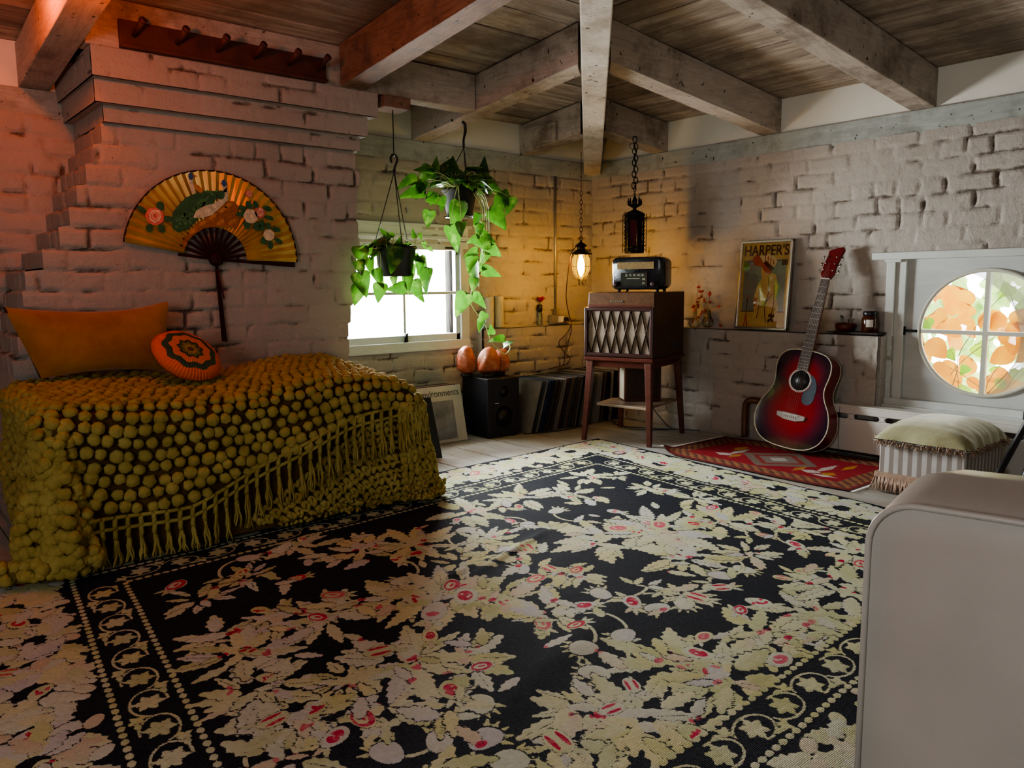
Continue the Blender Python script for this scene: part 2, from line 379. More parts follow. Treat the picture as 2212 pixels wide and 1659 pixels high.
# ceiling boards : two pitches meeting on the hip
SL = .105; HX, HY = 1.02, .98
def ceil(axis):
    m = MB(); tint = []; d = -.06
    while d < 5.35:
        w = random.uniform(.165, .20); d1 = d+w-.007
        dz = random.uniform(0, .004); tv = random.random()
        zz = lambda q: 1.83+SL*q+dz
        if axis == 'R':
            k = HY/HX; vs = [(-d, -d*k, zz(d)), (-d, -5.35, zz(d)), (-d1, -5.35, zz(d1)), (-d1, -d1*k, zz(d1))]
        else:
            k = HX/HY; vs = [(-5.35, -d, zz(d)), (-d*k, -d, zz(d)), (-d1*k, -d1, zz(d1)), (-5.35, -d1, zz(d1))]
        m.hexa(vs+[(a, b, c+.02) for a, b, c in vs]); tint += [tv]*8; d += w
    zc = lambda q: 1.83+SL*q+.03
    if axis == 'R': m.add([(.12, .12, zc(-.12)), (.12, -5.4, zc(-.12)), (-5.4, -5.4, zc(5.4))], [(0, 1, 2)])
    else: m.add([(.12, .12, zc(-.12)), (-5.4, .12, zc(-.12)), (-5.4, -5.4, zc(5.4))], [(0, 2, 1)])
    tint += [1, 1, 1]
    o = struct(m.build('ceiling', M['plank_y'] if axis == 'R' else M['plank_x'])); fattr(o, 'tint', tint)
ceil('R'); ceil('L')
# rafters
def rafter(label, mat, x=None, y=None, a=0, b=1.4, zoff=0):
    """runs perpendicular to a wall from distance a to b"""
    m = MB(); n = 14
    top = .172; k_ = HY/HX if x is not None else HX/HY
    ends = [abs(q)*k_-.097 for q in (x or y)]
    for i in range(n):
        d0, d1 = a+(b-a)*i/n, a+(b-a)*(i+1)/n
        vs = []
        for zt in (0, 1):
            for d, side in ((d0, 0), (d1, 0), (d1, 1), (d0, 1)):
                if d == b or abs(d-b) < 1e-6: d = ends[side]
                z = 1.655+SL*d+zt*top
                if zt == 0: z += .004*(vn(d*6, side*3.3, 2)-.5)
                if x is not None: vs.append((x[side], -d, z))
                else: vs.append((-d, y[side], z))
        m.hexa([Vector(q) for q in vs])
    # merge segments into one continuous timber
    o = m.build('rafter', mat); me = o.data
    import bmesh
    bm = bmesh.new(); bm.from_mesh(me); bmesh.ops.remove_doubles(bm, verts=bm.verts, dist=1e-4)
    cut = {}
    for f in bm.faces:
        k = tuple(sorted(v.index for v in f.verts)); cut.setdefault(k, []).append(f)
    dead = [f for fs in cut.values() if len(fs) > 1 for f in fs]
    bmesh.ops.delete(bm, geom=dead, context='FACES'); bmesh.ops.recalc_face_normals(bm, faces=bm.faces); bm.to_mesh(me); bm.free()
    bv = o.modifiers.new('bevel', 'BEVEL'); bv.width = .004; bv.segments = 2; bv.limit_method = 'ANGLE'; bv.angle_limit = R_(50)
    tag(o, label, 'rafter'); return o
rafter('third whitewashed rafter from the corner above the right wall, its end over the window', M['beam_x'], y=(-2.165, -2.055), a=-.02, b=2.10)
rafter('whitewashed rafter above the framed poster, resting on the right wall plate', M['beam_x'], y=(-1.379, -1.268), a=-.02, b=1.32)
rafter('short rafter carrying the dark lantern chain near the corner', M['beam_x'], y=(-.626, -.516), a=-.02, b=.56)
rafter('short rafter with a nailed block end, nearest the corner above the back wall', M['beam_y'], x=(-.64, -.53), a=-.02, b=.50)
rafter('rafter above the trailing plant, joined by the cross timber', M['beam_y'], x=(-1.43, -1.32), a=-.02, b=1.28)
rafter('reddish rafter with pale underside ending on the timber above the chimney', M['beam_red'], x=(-2.18, -2.07), a=.585, b=2.05)
rafter('orange lit rafter left of the chimney breast', M['beam_y'], x=(-3.285, -3.175), a=-.02, b=3.15)
# pale underside of the red rafter
def hip():
    m = MB(); d = Vector((-HX, -HY, 0)).normalized(); p = Vector((-d.y, d.x, 0))
    L = 5.6; vs = []
    for zt in (0, 1):
        for q, s in ((.03, -1), (L, -1), (L, 1), (.03, 1)):
            a = d*q+p*s*.055; z = 1.575+SL/1.414*q if zt == 0 else 1.812+SL/1.414*q
            vs.append((a.x, a.y, z))
    m.hexa([Vector(q) for q in vs])
    o = m.build('hip_rafter', M['beam_hip'], bevel=.005); tag(o, 'deep pale diagonal beam running from the corner overhead', 'beam')
hip()
# trimmer timber
o = MB().box((-3.17, -.578, 1.714), (-1.434, -.485, 1.885)).build('header_timber', M['beam_x'], bevel=.005)
tag(o, 'horizontal cross timber over the chimney breast holding the peg rack', 'beam')
o = MB().box((-.66, -.33, 1.66+.03), (-.643, -.06, 1.80)).build('timber_block', M['beam_y'], bevel=.004); tag(o, 'short board nailed to the side of the corner rafter', 'block')
o = MB().box((-1.97, -.60, 1.66), (-1.83, -.48, 1.712)).build('timber_block', M['beam_red'], bevel=.004); tag(o, 'small reddish block beside the chimney top holding the plant rod', 'block')

# ------------------------------------------------------------------ windows
# left window in the back wall
w1 = thing('window_1', None, None, (-1.5, 0, .54)); w1['kind'] = 'structure'
m = MB()
m.box((-1.98, -.022, .50), (-1.06, .012, .548)); m.box((-1.99, -.030, .495), (-1.05, .0, .512))
m.box((-1.12, -.016, .54), (-1.06, .012, 1.12)); m.box((-1.98, -.016, .54), (-1.90, .012, 1.12))
m.box((-1.98, -.016, 1.11), (-1.06, .012, 1.19)); m.box((-2.0, -.030, 1.122), (-1.045, .0, 1.140)); m.box((-2.0, -.034, 1.188), (-1.045, .0, 1.206))
m.box((-1.905, .0, .54), (-1.90, .17, 1.115)); m.box((-1.10, .0, .54), (-1.095, .17, 1.115))
m.build('window_casing', M['trimw'], w1, world=True, bevel=.003)
m = MB()
m.box((-1.90, .003, .545), (-1.10, .035, .585)); m.box((-1.90, .003, 1.063), (-1.10, .035, 1.108)); m.box((-1.90, .003, .545), (-1.865, .035, 1.108)); m.box((-1.145, .003, .545), (-1.10, .035, 1.108))
m.box((-1.507, .006, .58), (-1.492, .033, 1.07)); m.box((-1.87, .006, .812), (-1.14, .033, .828))
sash = m.build('window_sash', M['trimw'], w1, world=True, bevel=.003)
MB().box((-1.87, .018, .58), (-1.14, .021, 1.07)).build('pane', M['pane'], sash)
la = MB(); la.box((-1.508, -.012, .548), (-1.492, .003, .600)); la.box((-1.518, -.016, .545), (-1.492, -.004, .553)); la.tube([(-1.50, -.004, .592), (-1.50, -.022, .594)], .006)
la.build('latch', M['blackmetal'], sash, bevel=.002)
la = MB(); la.box((-1.215, -.006, 1.072), (-1.15, .006, 1.082)); la.box((-1.152, -.010, 1.040), (-1.138, .006, 1.090)); la.build('hinge', M['blackmetal'], w1, world=True)
# right window : square board with a round four light sash
w2 = thing('window_2', None, None, (0, -2.42, .28)); w2['kind'] = 'structure'
m = MB()
m.box((-.03, -2.90, .968), (.012, -1.915, 1.003)); m.box((-.022, -2.055, .955), (.012, -1.975, .985))
m.box((-.018, -2.028, .27), (.015, -1.985, .97)); m.box((-.005, -2.075, .28), (.05, -2.026, .97))
m.box((-.018, -2.90, .27), (.015, -2.83, .97)); m.box((-.05, -2.90, .246), (.015, -1.985, .266)); m.box((-.028, -2.90, .262), (.03, -1.985, .298))
m.build('window_casing', M['trimw'], w2, world=True, bevel=.004)
CY_, CZ_, CR = -2.425, .627, .284
def ringplate(x0, x1, rin, rect, n=64):
    m = MB(); ya, yb, za, zb = rect; vs = []; out = []
    for k in range(n):
        a = 2*PI*k/n; c, s = math.cos(a), math.sin(a); vs.append((CY_+rin*c, CZ_+rin*s))
        tt = min(((yb-CY_)/c if c > 1e-6 else ((ya-CY_)/c if c < -1e-6 else 9)), ((zb-CZ_)/s if s > 1e-6 else ((za-CZ_)/s if s < -1e-6 else 9)))
        out.append((CY_+tt*c, CZ_+tt*s))
    P = [(x0, *q) for q in vs]+[(x0, *q) for q in out]+[(x1, *q) for q in vs]+[(x1, *q) for q in out]; F = []
    for k in range(n):
        j = (k+1) % n; F += [(k, j, n+j, n+k), (2*n+k, 3*n+k, 3*n+j, 2*n+j), (k, 2*n+k, 2*n+j, j)]
    return m.add(P, F)
brd = wood('pale_painted_panel', (.50, .52, .52), (.60, .62, .60), (6, 1, 6), 2, .55, .1, bdist=.002)
ringplate(.02, .045, CR, (-2.80, -2.05, .292, .972)).build('board_panel', brd, w2, world=True)
m = MB(); m.tube([(.012, CY_+(CR)*math.cos(a), CZ_+CR*math.sin(a)) for a in np.linspace(0, 2*PI, 72, endpoint=False)], .009, 8, closed=True)
m.box((.010, CY_-.009, CZ_-CR), (.040, CY_+.009, CZ_+CR)); m.box((.008, CY_-CR, CZ_-.009), (.042, CY_+CR, CZ_+.009))
sash = m.build('round_sash', M['trimc'], w2, world=True)
m = MB(); m.lathe([(CR-.004, 0), (CR-.004, .003)], n=64, m=Matrix.Rotation(PI/2, 3, 'Y'), c=(.026, CY_, CZ_)); m.build('pane', M['pane'], sash)
m = MB(); m.box((.0, -2.13, CZ_-.006), (.02, -2.055, CZ_+.006)); m.box((-.004, -2.075, CZ_-.022), (.02, -2.062, CZ_+.022)); m.build('latch', M['blackmetal'], w2, world=True, bevel=.002)
m = MB(); m.lathe([(.001, -.05), (.018, -.046), (.026, -.03), (.022, -.012), (.010, 0), (.010, .02)], n=20, m=Matrix.Rotation(PI/2, 3, 'Y'), c=(.0, -2.600, .895)); m.build('knob', M['blackpl'], w2, world=True)

# leaves outside the round window
def trans_leaf(name, c, c2, t=.6, attrn=None):
    T = NT(name); col = T.ramp(T.noise(9, 3), [(.3, c), (.7, c2)])
    if attrn: col = col
    b = T.bsdf(col, .4); tr = T.n('ShaderNodeBsdfTranslucent'); T.l(col, tr.inputs[0])
    mx = T.n('ShaderNodeMixShader'); mx.inputs[0].default_value = t; T.l(b, mx.inputs[1]); T.l(tr.outputs[0], mx.inputs[2]); return T.done(mx.outputs[0])
M['autumn'] = trans_leaf('autumn_orange_leaf', (.40, .12, .004), (.50, .25, .012), .7)
M['lime'] = trans_leaf('lime_green_leaf', (.07, .22, .01), (.26, .36, .02), .7)
M['palegreen'] = trans_leaf('pale_leaf', (.20, .34, .08), (.42, .50, .22), .7)
M['twig'] = simple('brown_twig', (.08, .04, .02), .8)
HEART = [(0, 0), (.10, -.07), (.26, -.10), (.42, -.04), (.50, .10), (.47, .28), (.36, .50), (.22, .72), (.10, .90), (0, 1.0)]
OVATE = [(0, 0), (.12, .03), (.27, .16), (.35, .35), (.34, .52), (.25, .72), (.12, .89), (0, 1.0)]
def leaf(mb, p, d, up, size, shape=HEART, fold=.22, curl=.18, w=1.0):
    d = Vector(d).normalized(); up = Vector(up); sdir = d.cross(up)
    if sdir.length < 1e-4: sdir = d.orthogonal()
    sdir.normalize(); nrm = sdir.cross(d); p = Vector(p); n = len(shape)
    vs = []
    for k in (-1, 0, 1):
        for x, y in shape:
            xx = x*k*w; z = fold*abs(xx)-curl*y*y
            vs.append(p+(sdir*xx+d*y+nrm*z)*size)
    f = []
    for i in range(n-1): f.append((n+i, n+i+1, i+1, i)); f.append((n+i, 2*n+i, 2*n+i+1, n+i+1))
    mb.add(vs, f, True)
vine = thing('garden_vine', 'orange and lime autumn vine leaves outside the round window', 'vine', (.5, -2.4, -.2))
rnd = random.Random(4)
for name, mk, cnt, xr_, sz in (('orange_leaves', 'autumn', 135, (.22, .55), (.08, .16)), ('lime_leaves', 'lime', 60, (.30, .8), (.05, .10)), ('pale_leaves', 'palegreen', 620, (.8, 1.35), (.06, .13))):
    mb = MB()
    for i in range(cnt):
        x = rnd.uniform(*xr_); y = rnd.uniform(-2.95-x*.35, -1.75+x*.2); z = rnd.uniform(.12-.1*x, 1.06)
        if mk == 'autumn' and rnd.random() < .62: z = min(z, rnd.uniform(.12, .68))
        if mk == 'autumn' and -2.42 < y+x*.25 < -2.05 and z > .72 and rnd.random() < .6: continue
        leaf(mb, (x, y, z+.04), (rnd.uniform(-.3, .3), rnd.uniform(-.8, .8), -rnd.uniform(.3, 1)), (-1, rnd.uniform(-.5, .5), rnd.uniform(-.3, .5)), rnd.uniform(*sz), rnd.choice((HEART, OVATE)), w=rnd.uniform(.85, 1.2))
    mb.build(name, M[mk], vine, world=True)
mb = MB()
for i in range(16):
    y = rnd.uniform(-2.8, -1.95); z = rnd.uniform(.0, .4); x = rnd.uniform(.22, .4); pts = []; dy, dz = rnd.uniform(-.05, .05), rnd.uniform(.03, .07)
    for k in range(14): pts.append((x, y, z)); y += dy; z += dz; dy += rnd.uniform(-.022, .022); dz += rnd.uniform(-.012, .008)
    mb.tube(pts, [.0022*(1-k/20) for k in range(14)], 5)
mb.build('twigs', M['twig'], vine, world=True)

# ------------------------------------------------------------------ rug with raised tapestry pattern
RU, RV = 2.96, 2.44
STEP = .0048
nu, nv_ = int(RU/STEP)+1, int(RV/STEP)+1
gu = np.arange(nu)*STEP; gv = np.arange(nv_)*STEP
S1 = np.full((nv_, nu), -.05, np.float32); S2 = np.full((nv_, nu), -.05, np.float32)
CC = np.zeros((nv_, nu, 3), np.float32)+np.array([.42, .40, .24], np.float32)
CP = np.zeros((nv_, nu, 3), np.float32)+np.array([.55, .06, .10], np.float32)
def win(poly, pad):
    u0, v0 = poly.min(0)-pad; u1, v1 = poly.max(0)+pad
    a, b = max(0, int(u0/STEP)), min(nu, int(u1/STEP)+2); c, d = max(0, int(v0/STEP)), min(nv_, int(v1/STEP)+2)
    return a, b, c, d
def sdpoly(poly, pad=.02):
    a, b, c, d = win(poly, pad)
    if b-a < 1 or d-c < 1: return None
    V, U = np.meshgrid(gv[c:d], gu[a:b], indexing='ij')
    P0 = poly; P1 = np.roll(poly, -1, 0); e = P1-P0
    wx = U[..., None]-P0[:, 0]; wy = V[..., None]-P0[:, 1]
    t = np.clip((wx*e[:, 0]+wy*e[:, 1])/((e**2).sum(1)+1e-12), 0, 1)
    dist = np.sqrt(((wx-t*e[:, 0])**2+(wy-t*e[:, 1])**2).min(-1))
    y0, y1 = P0[:, 1], P1[:, 1]; cond = (y0 > V[..., None]) != (y1 > V[..., None])
    xin = (e[:, 0]*(V[..., None]-y0)/(e[:, 1]+1e-12)+P0[:, 0]) > U[..., None]
    ins = (cond & xin).sum(-1) % 2 == 1
    return np.where(ins, dist, -dist).astype(np.float32), (slice(c, d), slice(a, b))
def paint(poly, col, gap=.004, layer=1):
    r_ = sdpoly(np.asarray(poly, float))
    if r_ is None: return
    s, w = r_
    if layer == 1:
        S1[w] = np.maximum(s, np.minimum(S1[w], -s-gap)) if gap is not None else np.maximum(s, S1[w])
        CC[w] = np.where((s > -.003)[..., None], col, CC[w])
        if gap is not None: S2[w] = np.minimum(S2[w], -s)
    elif layer == 2:
        S2[w] = np.maximum(s, S2[w]); CP[w] = np.where((s > -.004)[..., None], col, CP[w])
    else: S2[w] = np.minimum(S2[w], -s)
def stroke(pts, wd, col, gap=.003):
    pts = np.asarray(pts, float); d = np.gradient(pts, axis=0); d /= np.linalg.norm(d, axis=1)[:, None]+1e-9; n = np.stack([-d[:, 1], d[:, 0]], 1)
    paint(np.concatenate([pts+n*wd/2, (pts-n*wd/2)[::-1]]), col, gap)
rr = random.Random(11)
LC = [np.array(c, np.float32) for c in ((.50, .49, .25), (.44, .46, .25), (.52, .51, .33), (.42, .42, .21), (.50, .53, .44), (.56, .52, .30), (.50, .49, .46), (.52, .42, .32), (.47, .46, .47))]
PINK = [np.array(c, np.float32) for c in ((.42, .008, .045), (.46, .02, .07), (.50, .10, .14), (.52, .18, .18))]
def jag(L, W, teeth, depth=.28):
    pts = []; prof = lambda t: math.sin(PI*t**.75)**.8
    for sgn in (1, -1):
        side = []
        for i in range(teeth):
            t0 = i/teeth; side.append((t0*L+.02*L, sgn*W*prof(t0+.02)*(1-depth))); side.append(((t0+.75/teeth)*L, sgn*W*prof(min(.99, t0+.55/teeth))*(1+.1*rr.random())))
        pts += side if sgn == 1 else side[::-1]
        if sgn == 1: pts.append((L, 0))
    return np.array(pts)
def place(poly, c, a, mir=1):
    ca, sa = math.cos(a), math.sin(a); p = poly.copy(); p[:, 1] *= mir
    return np.stack([c[0]+p[:, 0]*ca-p[:, 1]*sa, c[1]+p[:, 0]*sa+p[:, 1]*ca], 1)
def ell(c, a, b, ang=0, n=14, wob=0):
    t = np.linspace(0, 2*PI, n, endpoint=False); p = np.stack([a*np.cos(t), b*np.sin(t)], 1)*(1+wob*(np.sin(3*t+c[0]*9))[:, None]); return place(p, c, ang)
def leafm(c, a, L, W=None, col=None, gap=.004):
    W = W or L*rr.uniform(.17, .26); paint(place(jag(L, W, max(4, int(L/.022))), c, a), col if col is not None else rr.choice(LC), gap)
def vein(c, a, L):
    p = np.array([[c[0]+math.cos(a)*L*t-math.sin(a)*.0012*k, c[1]+math.sin(a)*L*t+math.cos(a)*.0012*k] for k, t in ((-1, .12), (-1, .8), (1, .8), (1, .12))]); r_ = sdpoly(p, .01)
    if r_ is not None: s, w = r_; S1[w] = np.minimum(S1[w], -s)
def bud(c, s=.045, style=None):
    a = rr.uniform(0, PI); style = rr.randrange(4) if style is None else style
    for k in range(3): leafm((c[0]+s*.7*math.cos(a), c[1]+s*.7*math.sin(a)), a+(k-1)*.7, s*1.2, s*.22, gap=.001)
    paint(ell(c, s, s*.66, a, wob=.05), rr.choice(LC[4:7]+LC[:2]), .002)
    p = rr.choice(PINK[:3])
    if style == 0:
        paint(ell(c, s*.9, s*.6, a), p, layer=2); paint(ell((c[0]+.1*s, c[1]), s*.6, s*.36, a), None, layer=3); paint(ell(c, s*.35, s*.12, a), p, layer=2)
    elif style == 1:
        for q in (-.32, .32):
            cc = (c[0]-math.sin(a)*s*q, c[1]+math.cos(a)*s*q); paint(ell(cc, s*.7, s*.14, a), p, layer=2)
    elif style == 2:
        paint(ell(c, s*.62, s*.42, a), p, layer=2)
        for q in range(3): paint(ell((c[0]+rr.uniform(-.3, .3)*s, c[1]+rr.uniform(-.3, .3)*s), s*.12, s*.08, a), None, layer=3)
    else:
        for q in range(5): paint(ell((c[0]+rr.uniform(-.5, .5)*s, c[1]+rr.uniform(-.4, .4)*s), s*.22, s*.13, rr.uniform(0, 3)), p, layer=2)
CL = [(0.91, 1.24, 0.3), (1.14, 1.15, 0.26), (0.65, 1.33, 0.22), (1.05, 1.46, 0.2), (1.82, 1.15, 0.24), (1.94, 1.08, 0.2), (1.71, 1.28, 0.2), (1.66, 1.44, 0.17), (2.09, 1.4, 0.2), (1.98, 1.48, 0.18), (2.21, 1.52, 0.14), (2.11, 1.6, 0.13), (1.6, 1.83, 0.2), (1.56, 1.96, 0.2), (1.82, 1.92, 0.2), (1.89, 1.81, 0.17), (1.76, 2.02, 0.15), (1.97, 1.89, 0.14), (1.31, 1.9, 0.18), (1.1, 1.92, 0.2), (0.88, 1.92, 0.22), (1.14, 2.02, 0.18), (0.57, 1.82, 0.18), (1.06, 0.59, 0.2), (1.35, 0.58, 0.2), (0.86, 0.68, 0.16), (1.47, 0.87, 0.15), (1.68, 0.74, 0.2), (1.86, 0.65, 0.18), (2.02, 0.45, 0.15), (2.15, 1.02, 0.2), (2.24, 0.97, 0.15), (2.39, 1.09, 0.18), (2.41, 0.96, 0.15), (2.41, 1.28, 0.17), (2.38, 1.43, 0.16), (2.44, 1.54, 0.15), (2.4, 0.69, 0.12), (2.23, 0.62, 0.13), (0.5, 1.53, 0.16), (0.85, 1.58, 0.14), (0.42, 1.67, 0.14), (0.5, 1.09, 0.14), (0.55, 0.87, 0.12), (2.24, 1.38, 0.12), (1.27, 1.63, 0.1), (1.42, 1.32, 0.12), (1.46, 1.05, 0.13), (1.65, 0.99, 0.14), (2.3, 1.85, .2), (2.05, 2.0, .15), (2.45, 1.75, .15), (.62, .55, .14), (2.45, 2.0, .15), (.5, .62, .1)]
BUD = [(0.89, 1.16), (0.99, 1.2), (0.76, 1.28), (1.41, 1.04), (1.4, 1.29), (1.46, 1.22), (1.55, 1.48), (1.43, 1.56), (1.26, 1.66), (1.51, 1.85), (1.15, 1.67), (1.43, 1.81), (0.66, 1.52), (0.84, 1.78), (0.95, 1.76), (1.15, 1.8), (1.23, 1.79), (1.77, 2.03), (1.84, 1.86), (2.0, 1.86), (1.74, 1.83), (1.98, 1.33), (2.12, 1.31), (2.27, 1.53), (2.42, 1.41), (1.96, 1.54), (2.07, 1.57), (2.38, 1.24), (2.28, 0.88), (2.24, 0.57), (2.12, 0.74), (2.17, 1.03), (2.34, 1.55), (1.44, 0.64), (1.15, 0.67), (0.82, 0.81), (0.51, 0.94), (0.55, 0.87), (0.54, 1.21), (0.47, 1.37), (0.65, 1.64), (0.65, 1.87), (1.71, 1.48), (1.65, 1.55), (1.77, 1.11), (1.73, 0.82), (1.8, 0.82), (1.54, 1.25), (1.49, 1.31), (1.29, 1.97), (1.38, 2.0), (2.43, 0.54), (1.28, 0.78), (0.89, 0.98), (2.08, 0.93)]
BER = [(1.72, 1.65), (1.77, 1.74), (2.05, 1.66), (2.11, 1.76), (2.28, 1.66), (2.37, 1.45), (1.59, 1.67), (0.99, 1.65), (0.56, 1.48), (1.26, 0.86), (1.07, 0.82), (1.4, 1.63), (1.32, 1.66), (1.87, 0.98), (2.19, 0.47), (1.47, 0.75), (1.53, 1.16), (2.3, 1.33), (0.55, 1.55), (1.08, 1.62), (1.46, 1.46), (2.18, 1.7), (2.11, 1.84)]
# stems and berries first, then bouquets, then buds
for c in BER:
    a = rr.uniform(0, 2*PI); t = np.linspace(0, 1, 10); L = .16
    pts = np.stack([c[0]+np.cos(a+t*1.4)*t*L, c[1]+np.sin(a+t*1.4)*t*L], 1); stroke(pts, .010, LC[2])
    leafm(pts[-1], a+1.8, .07); leafm(pts[-1], a+.6, .06)
    for k in range(5): leafm(c, a+PI+(k-2)*.45, .062, .009, LC[0], .002)
    paint(ell(c, .040, .030, a, wob=.05), LC[rr.choice((4, 6, 8))], .004)
cl2 = sorted(CL, key=lambda q: q[2])
for (u, v, R) in cl2:
    R *= .88; n = int(7+R*34); base = rr.choice((0, 0, 1, 1, 2, 3, 5)); 
    for k in range(n):
        a = 2*PI*k/n+rr.uniform(-.3, .3); L = R*rr.uniform(.55, .85)
        q = R*rr.uniform(.12, .38)
        a2 = a+rr.uniform(-.5, .5); cc_ = (u+q*math.cos(a), v+q*math.sin(a)); leafm(cc_, a2, L, L*rr.uniform(.15, .27), LC[base] if rr.random() < .5 else None, rr.choice((.004, .0, 0, .002)))
        if rr.random() < .3: vein(cc_, a2, L)
    for k in range(int(R*40)):
        a = rr.uniform(0, 2*PI); q = R*rr.uniform(0, .25); leafm((u+q*math.cos(a), v+q*math.sin(a)), rr.uniform(0, 6.3), R*rr.uniform(.35, .6), None, None, rr.choice((0, 0, -.001, .002)))
    for k in range(int(R*16)):
        c = (u+rr.uniform(-.4, .4)*R, v+rr.uniform(-.4, .4)*R); p = rr.choice(PINK)
        for _ in range(rr.randrange(1, 4)): paint(ell((c[0]+rr.uniform(-.02, .02), c[1]+rr.uniform(-.012, .012)), rr.uniform(.008, .016), .006, rr.uniform(0, 3)), p, layer=2)
for c in BUD: bud(c, rr.uniform(.028, .042))
for k in range(150):
    c = (rr.uniform(.47, 2.5), rr.uniform(.47, 1.98)); leafm(c, rr.uniform(0, 6.3), rr.uniform(.05, .11), None, None, .003)
    if k % 3 == 0: paint(ell(c, .014, .010, 0), PINK[k % 4], layer=2)
for c in ((.87, 1.2), (1.02, 1.12), (1.78, 1.2), (1.9, 1.22)): bud(c, .056, rr.choice((2, 3)))
# outer floral band and narrow vine bands
B0, B1, UE0, UE1, VE0, VE1 = .28, .41, 2.68, 2.55, 2.16, 2.04
def clear(u0, u1, v0, v1, val=-.02):
    a, b, c, d = int(max(0, u0)/STEP), int(min(RU, u1)/STEP), int(max(0, v0)/STEP), int(min(RV, v1)/STEP)
    S1[c:d, a:b] = val; S2[c:d, a:b] = val
clear(0, RU, 0, B1); clear(0, RU, VE1, RV+1); clear(0, B1, 0, RV+1); clear(UE1, RU+1, 0, RV+1)
def outer(fn, L, ang):
    q = .05
    while q < L:
        R = rr.uniform(.075, .12); c = fn(q, rr.uniform(.10, .17)); n = 13
        for k in range(n):
            a = 2*PI*k/n; LL = R*rr.uniform(.75, 1.2); leafm((c[0]+.35*R*math.cos(a), c[1]+.35*R*math.sin(a)), a+rr.uniform(-.4, .4), LL, LL*.3, rr.choice(LC), rr.choice((0, .003)))
        if rr.random() < .75: bud((c[0]+rr.uniform(-.02, .02), c[1]+rr.uniform(-.02, .02)), rr.uniform(.03, .045))
        for sgn in (0, 1):
            c2 = fn(q+R*.9, .05+.16*sgn+rr.uniform(-.01, .01)); leafm(c2, ang+rr.uniform(-.8, .8), .11, .025, None, .003)
            paint(ell(fn(q+R*.5, .04+.2*sgn), .026, .018, ang+rr.uniform(-1, 1)), LC[rr.choice((2, 7, 7, 6))], .003)
        for sgn in range(5):
            leafm(fn(q+rr.uniform(-.1, .1), rr.uniform(.03, .24)), rr.uniform(0, 6.3), .085, .02, None, 0)
        q += R*1.55
outer(lambda q, o: (q, o), RU, 0); outer(lambda q, o: (q, RV-o), RU, 0); outer(lambda q, o: (o, q), RV, PI/2); outer(lambda q, o: (RU-o, q), RV, PI/2)
clear(B0-.015, UE0+.015, B0-.015, B1-.01); clear(B0-.015, UE0+.015, VE1+.01, VE0+.015); clear(B0-.015, B1-.01, B0-.015, VE0+.015); clear(UE1+.01, UE0+.015, B0-.015, VE0+.015)
def beads(p, q):
    p, q = np.array(p), np.array(q); L = np.linalg.norm(q-p); n = int(L/.026); d = (q-p)/L; a = math.atan2(d[1], d[0])
    for i in range(n): paint(ell(p+(q-p)*(i+.5)/n, .0115, .0085, a, 8), rr.choice(LC[:3]), None)
for a, b in (((B0, B0), (UE0, B0)), ((B0, VE0), (UE0, VE0)), ((B0, B0), (B0, VE0)), ((UE0, B0), (UE0, VE0)), ((B1, B1), (UE1, B1)), ((B1, VE1), (UE1, VE1)), ((B1, B1), (B1, VE1)), ((UE1, B1), (UE1, VE1))): beads(a, b)
def vineband(p, q):
    p, q = np.array(p, float), np.array(q, float); L = np.linalg.norm(q-p); d = (q-p)/L; n = np.array([-d[1], d[0]]); per = .115; N = max(1, int(L/per)); per = L/N; a = math.atan2(d[1], d[0])
    for i in range(N):
        c = p+d*(i+.5)*per; sg = 1 if i % 2 else -1
        t = np.linspace(-.55*PI, .95*PI, 22); stroke(c[None]+np.outer(np.cos(t)*.056*(-1), d)+np.outer(np.sin(t)*.038*sg, n), .0062, LC[2])
        for k in range(6): leafm(c, a+k*PI/3+.3, .034, .012, LC[(i*3) % 4], -.001)
        for k in range(4): leafm(c+d*per*.5+n*.034*sg, a+k*PI/2+.5, .021, .008, LC[0], -.001)
        leafm(c-d*per*.4-n*.036*sg, a, .03, .008, LC[1], .001)
mo = (B0+B1)/2
vineband((mo+.06, mo), ((UE0+UE1)/2-.06, mo)); vineband((mo+.06, (VE0+VE1)/2), ((UE0+UE1)/2-.06, (VE0+VE1)/2)); vineband((mo, mo+.06), (mo, (VE0+VE1)/2-.06)); vineband(((UE0+UE1)/2, mo+.06), ((UE0+UE1)/2, (VE0+VE1)/2-.06))
a = int(.016/STEP)
for A_ in (S1, S2): A_[:a] = -.02; A_[-a:] = -.02; A_[:, :a] = -.02; A_[:, -a:] = -.02
U, V = np.meshgrid(gu, gv)
# gentle wrinkles and folds
def rug_h(U, V):
    z = .006+.006*fbm(U*2.2, V*2.2, 21)
    ed = np.minimum(np.minimum(U, RU-U), np.minimum(V, RV-V)); amp = sst(0, .3, ed)
    def fold(u0, v0, u1, v1, w, hgt):
        dx, dy = u1-u0, v1-v0; L2 = dx*dx+dy*dy; t = np.clip(((U-u0)*dx+(V-v0)*dy)/L2, 0, 1)
        d = np.hypot(U-u0-t*dx, V-v0-t*dy); return hgt*np.exp(-(d/w)**2)*np.sin(PI*np.clip(t, .02, .98))
    z = z+amp*(fold(1.2, .95, 1.75, 1.12, .022, .011)+fold(1.5, 1.02, 2.0, 1.10, .02, .009)+fold(1.3, 1.5, 2.2, 1.75, .05, .008)+fold(2.1, .62, 2.35, .75, .02, .012)+fold(.9, 1.5, 1.2, 2.0, .05, .006)+fold(1.9, .4, 2.2, .5, .02, .01)+.006*(fbm(U*6, V*6, 25)-.5))
    return z+.0012*sst(-.001, .004, S1)
Zr = rug_h(U, V)
wob = lambda q, s: .010*(fbm(q*2, q*0+s, 31)-.5)
PX = -.744-U-.115*V+wob(V, 2); PY = -.755-.06*U-V+wob(U, 5)
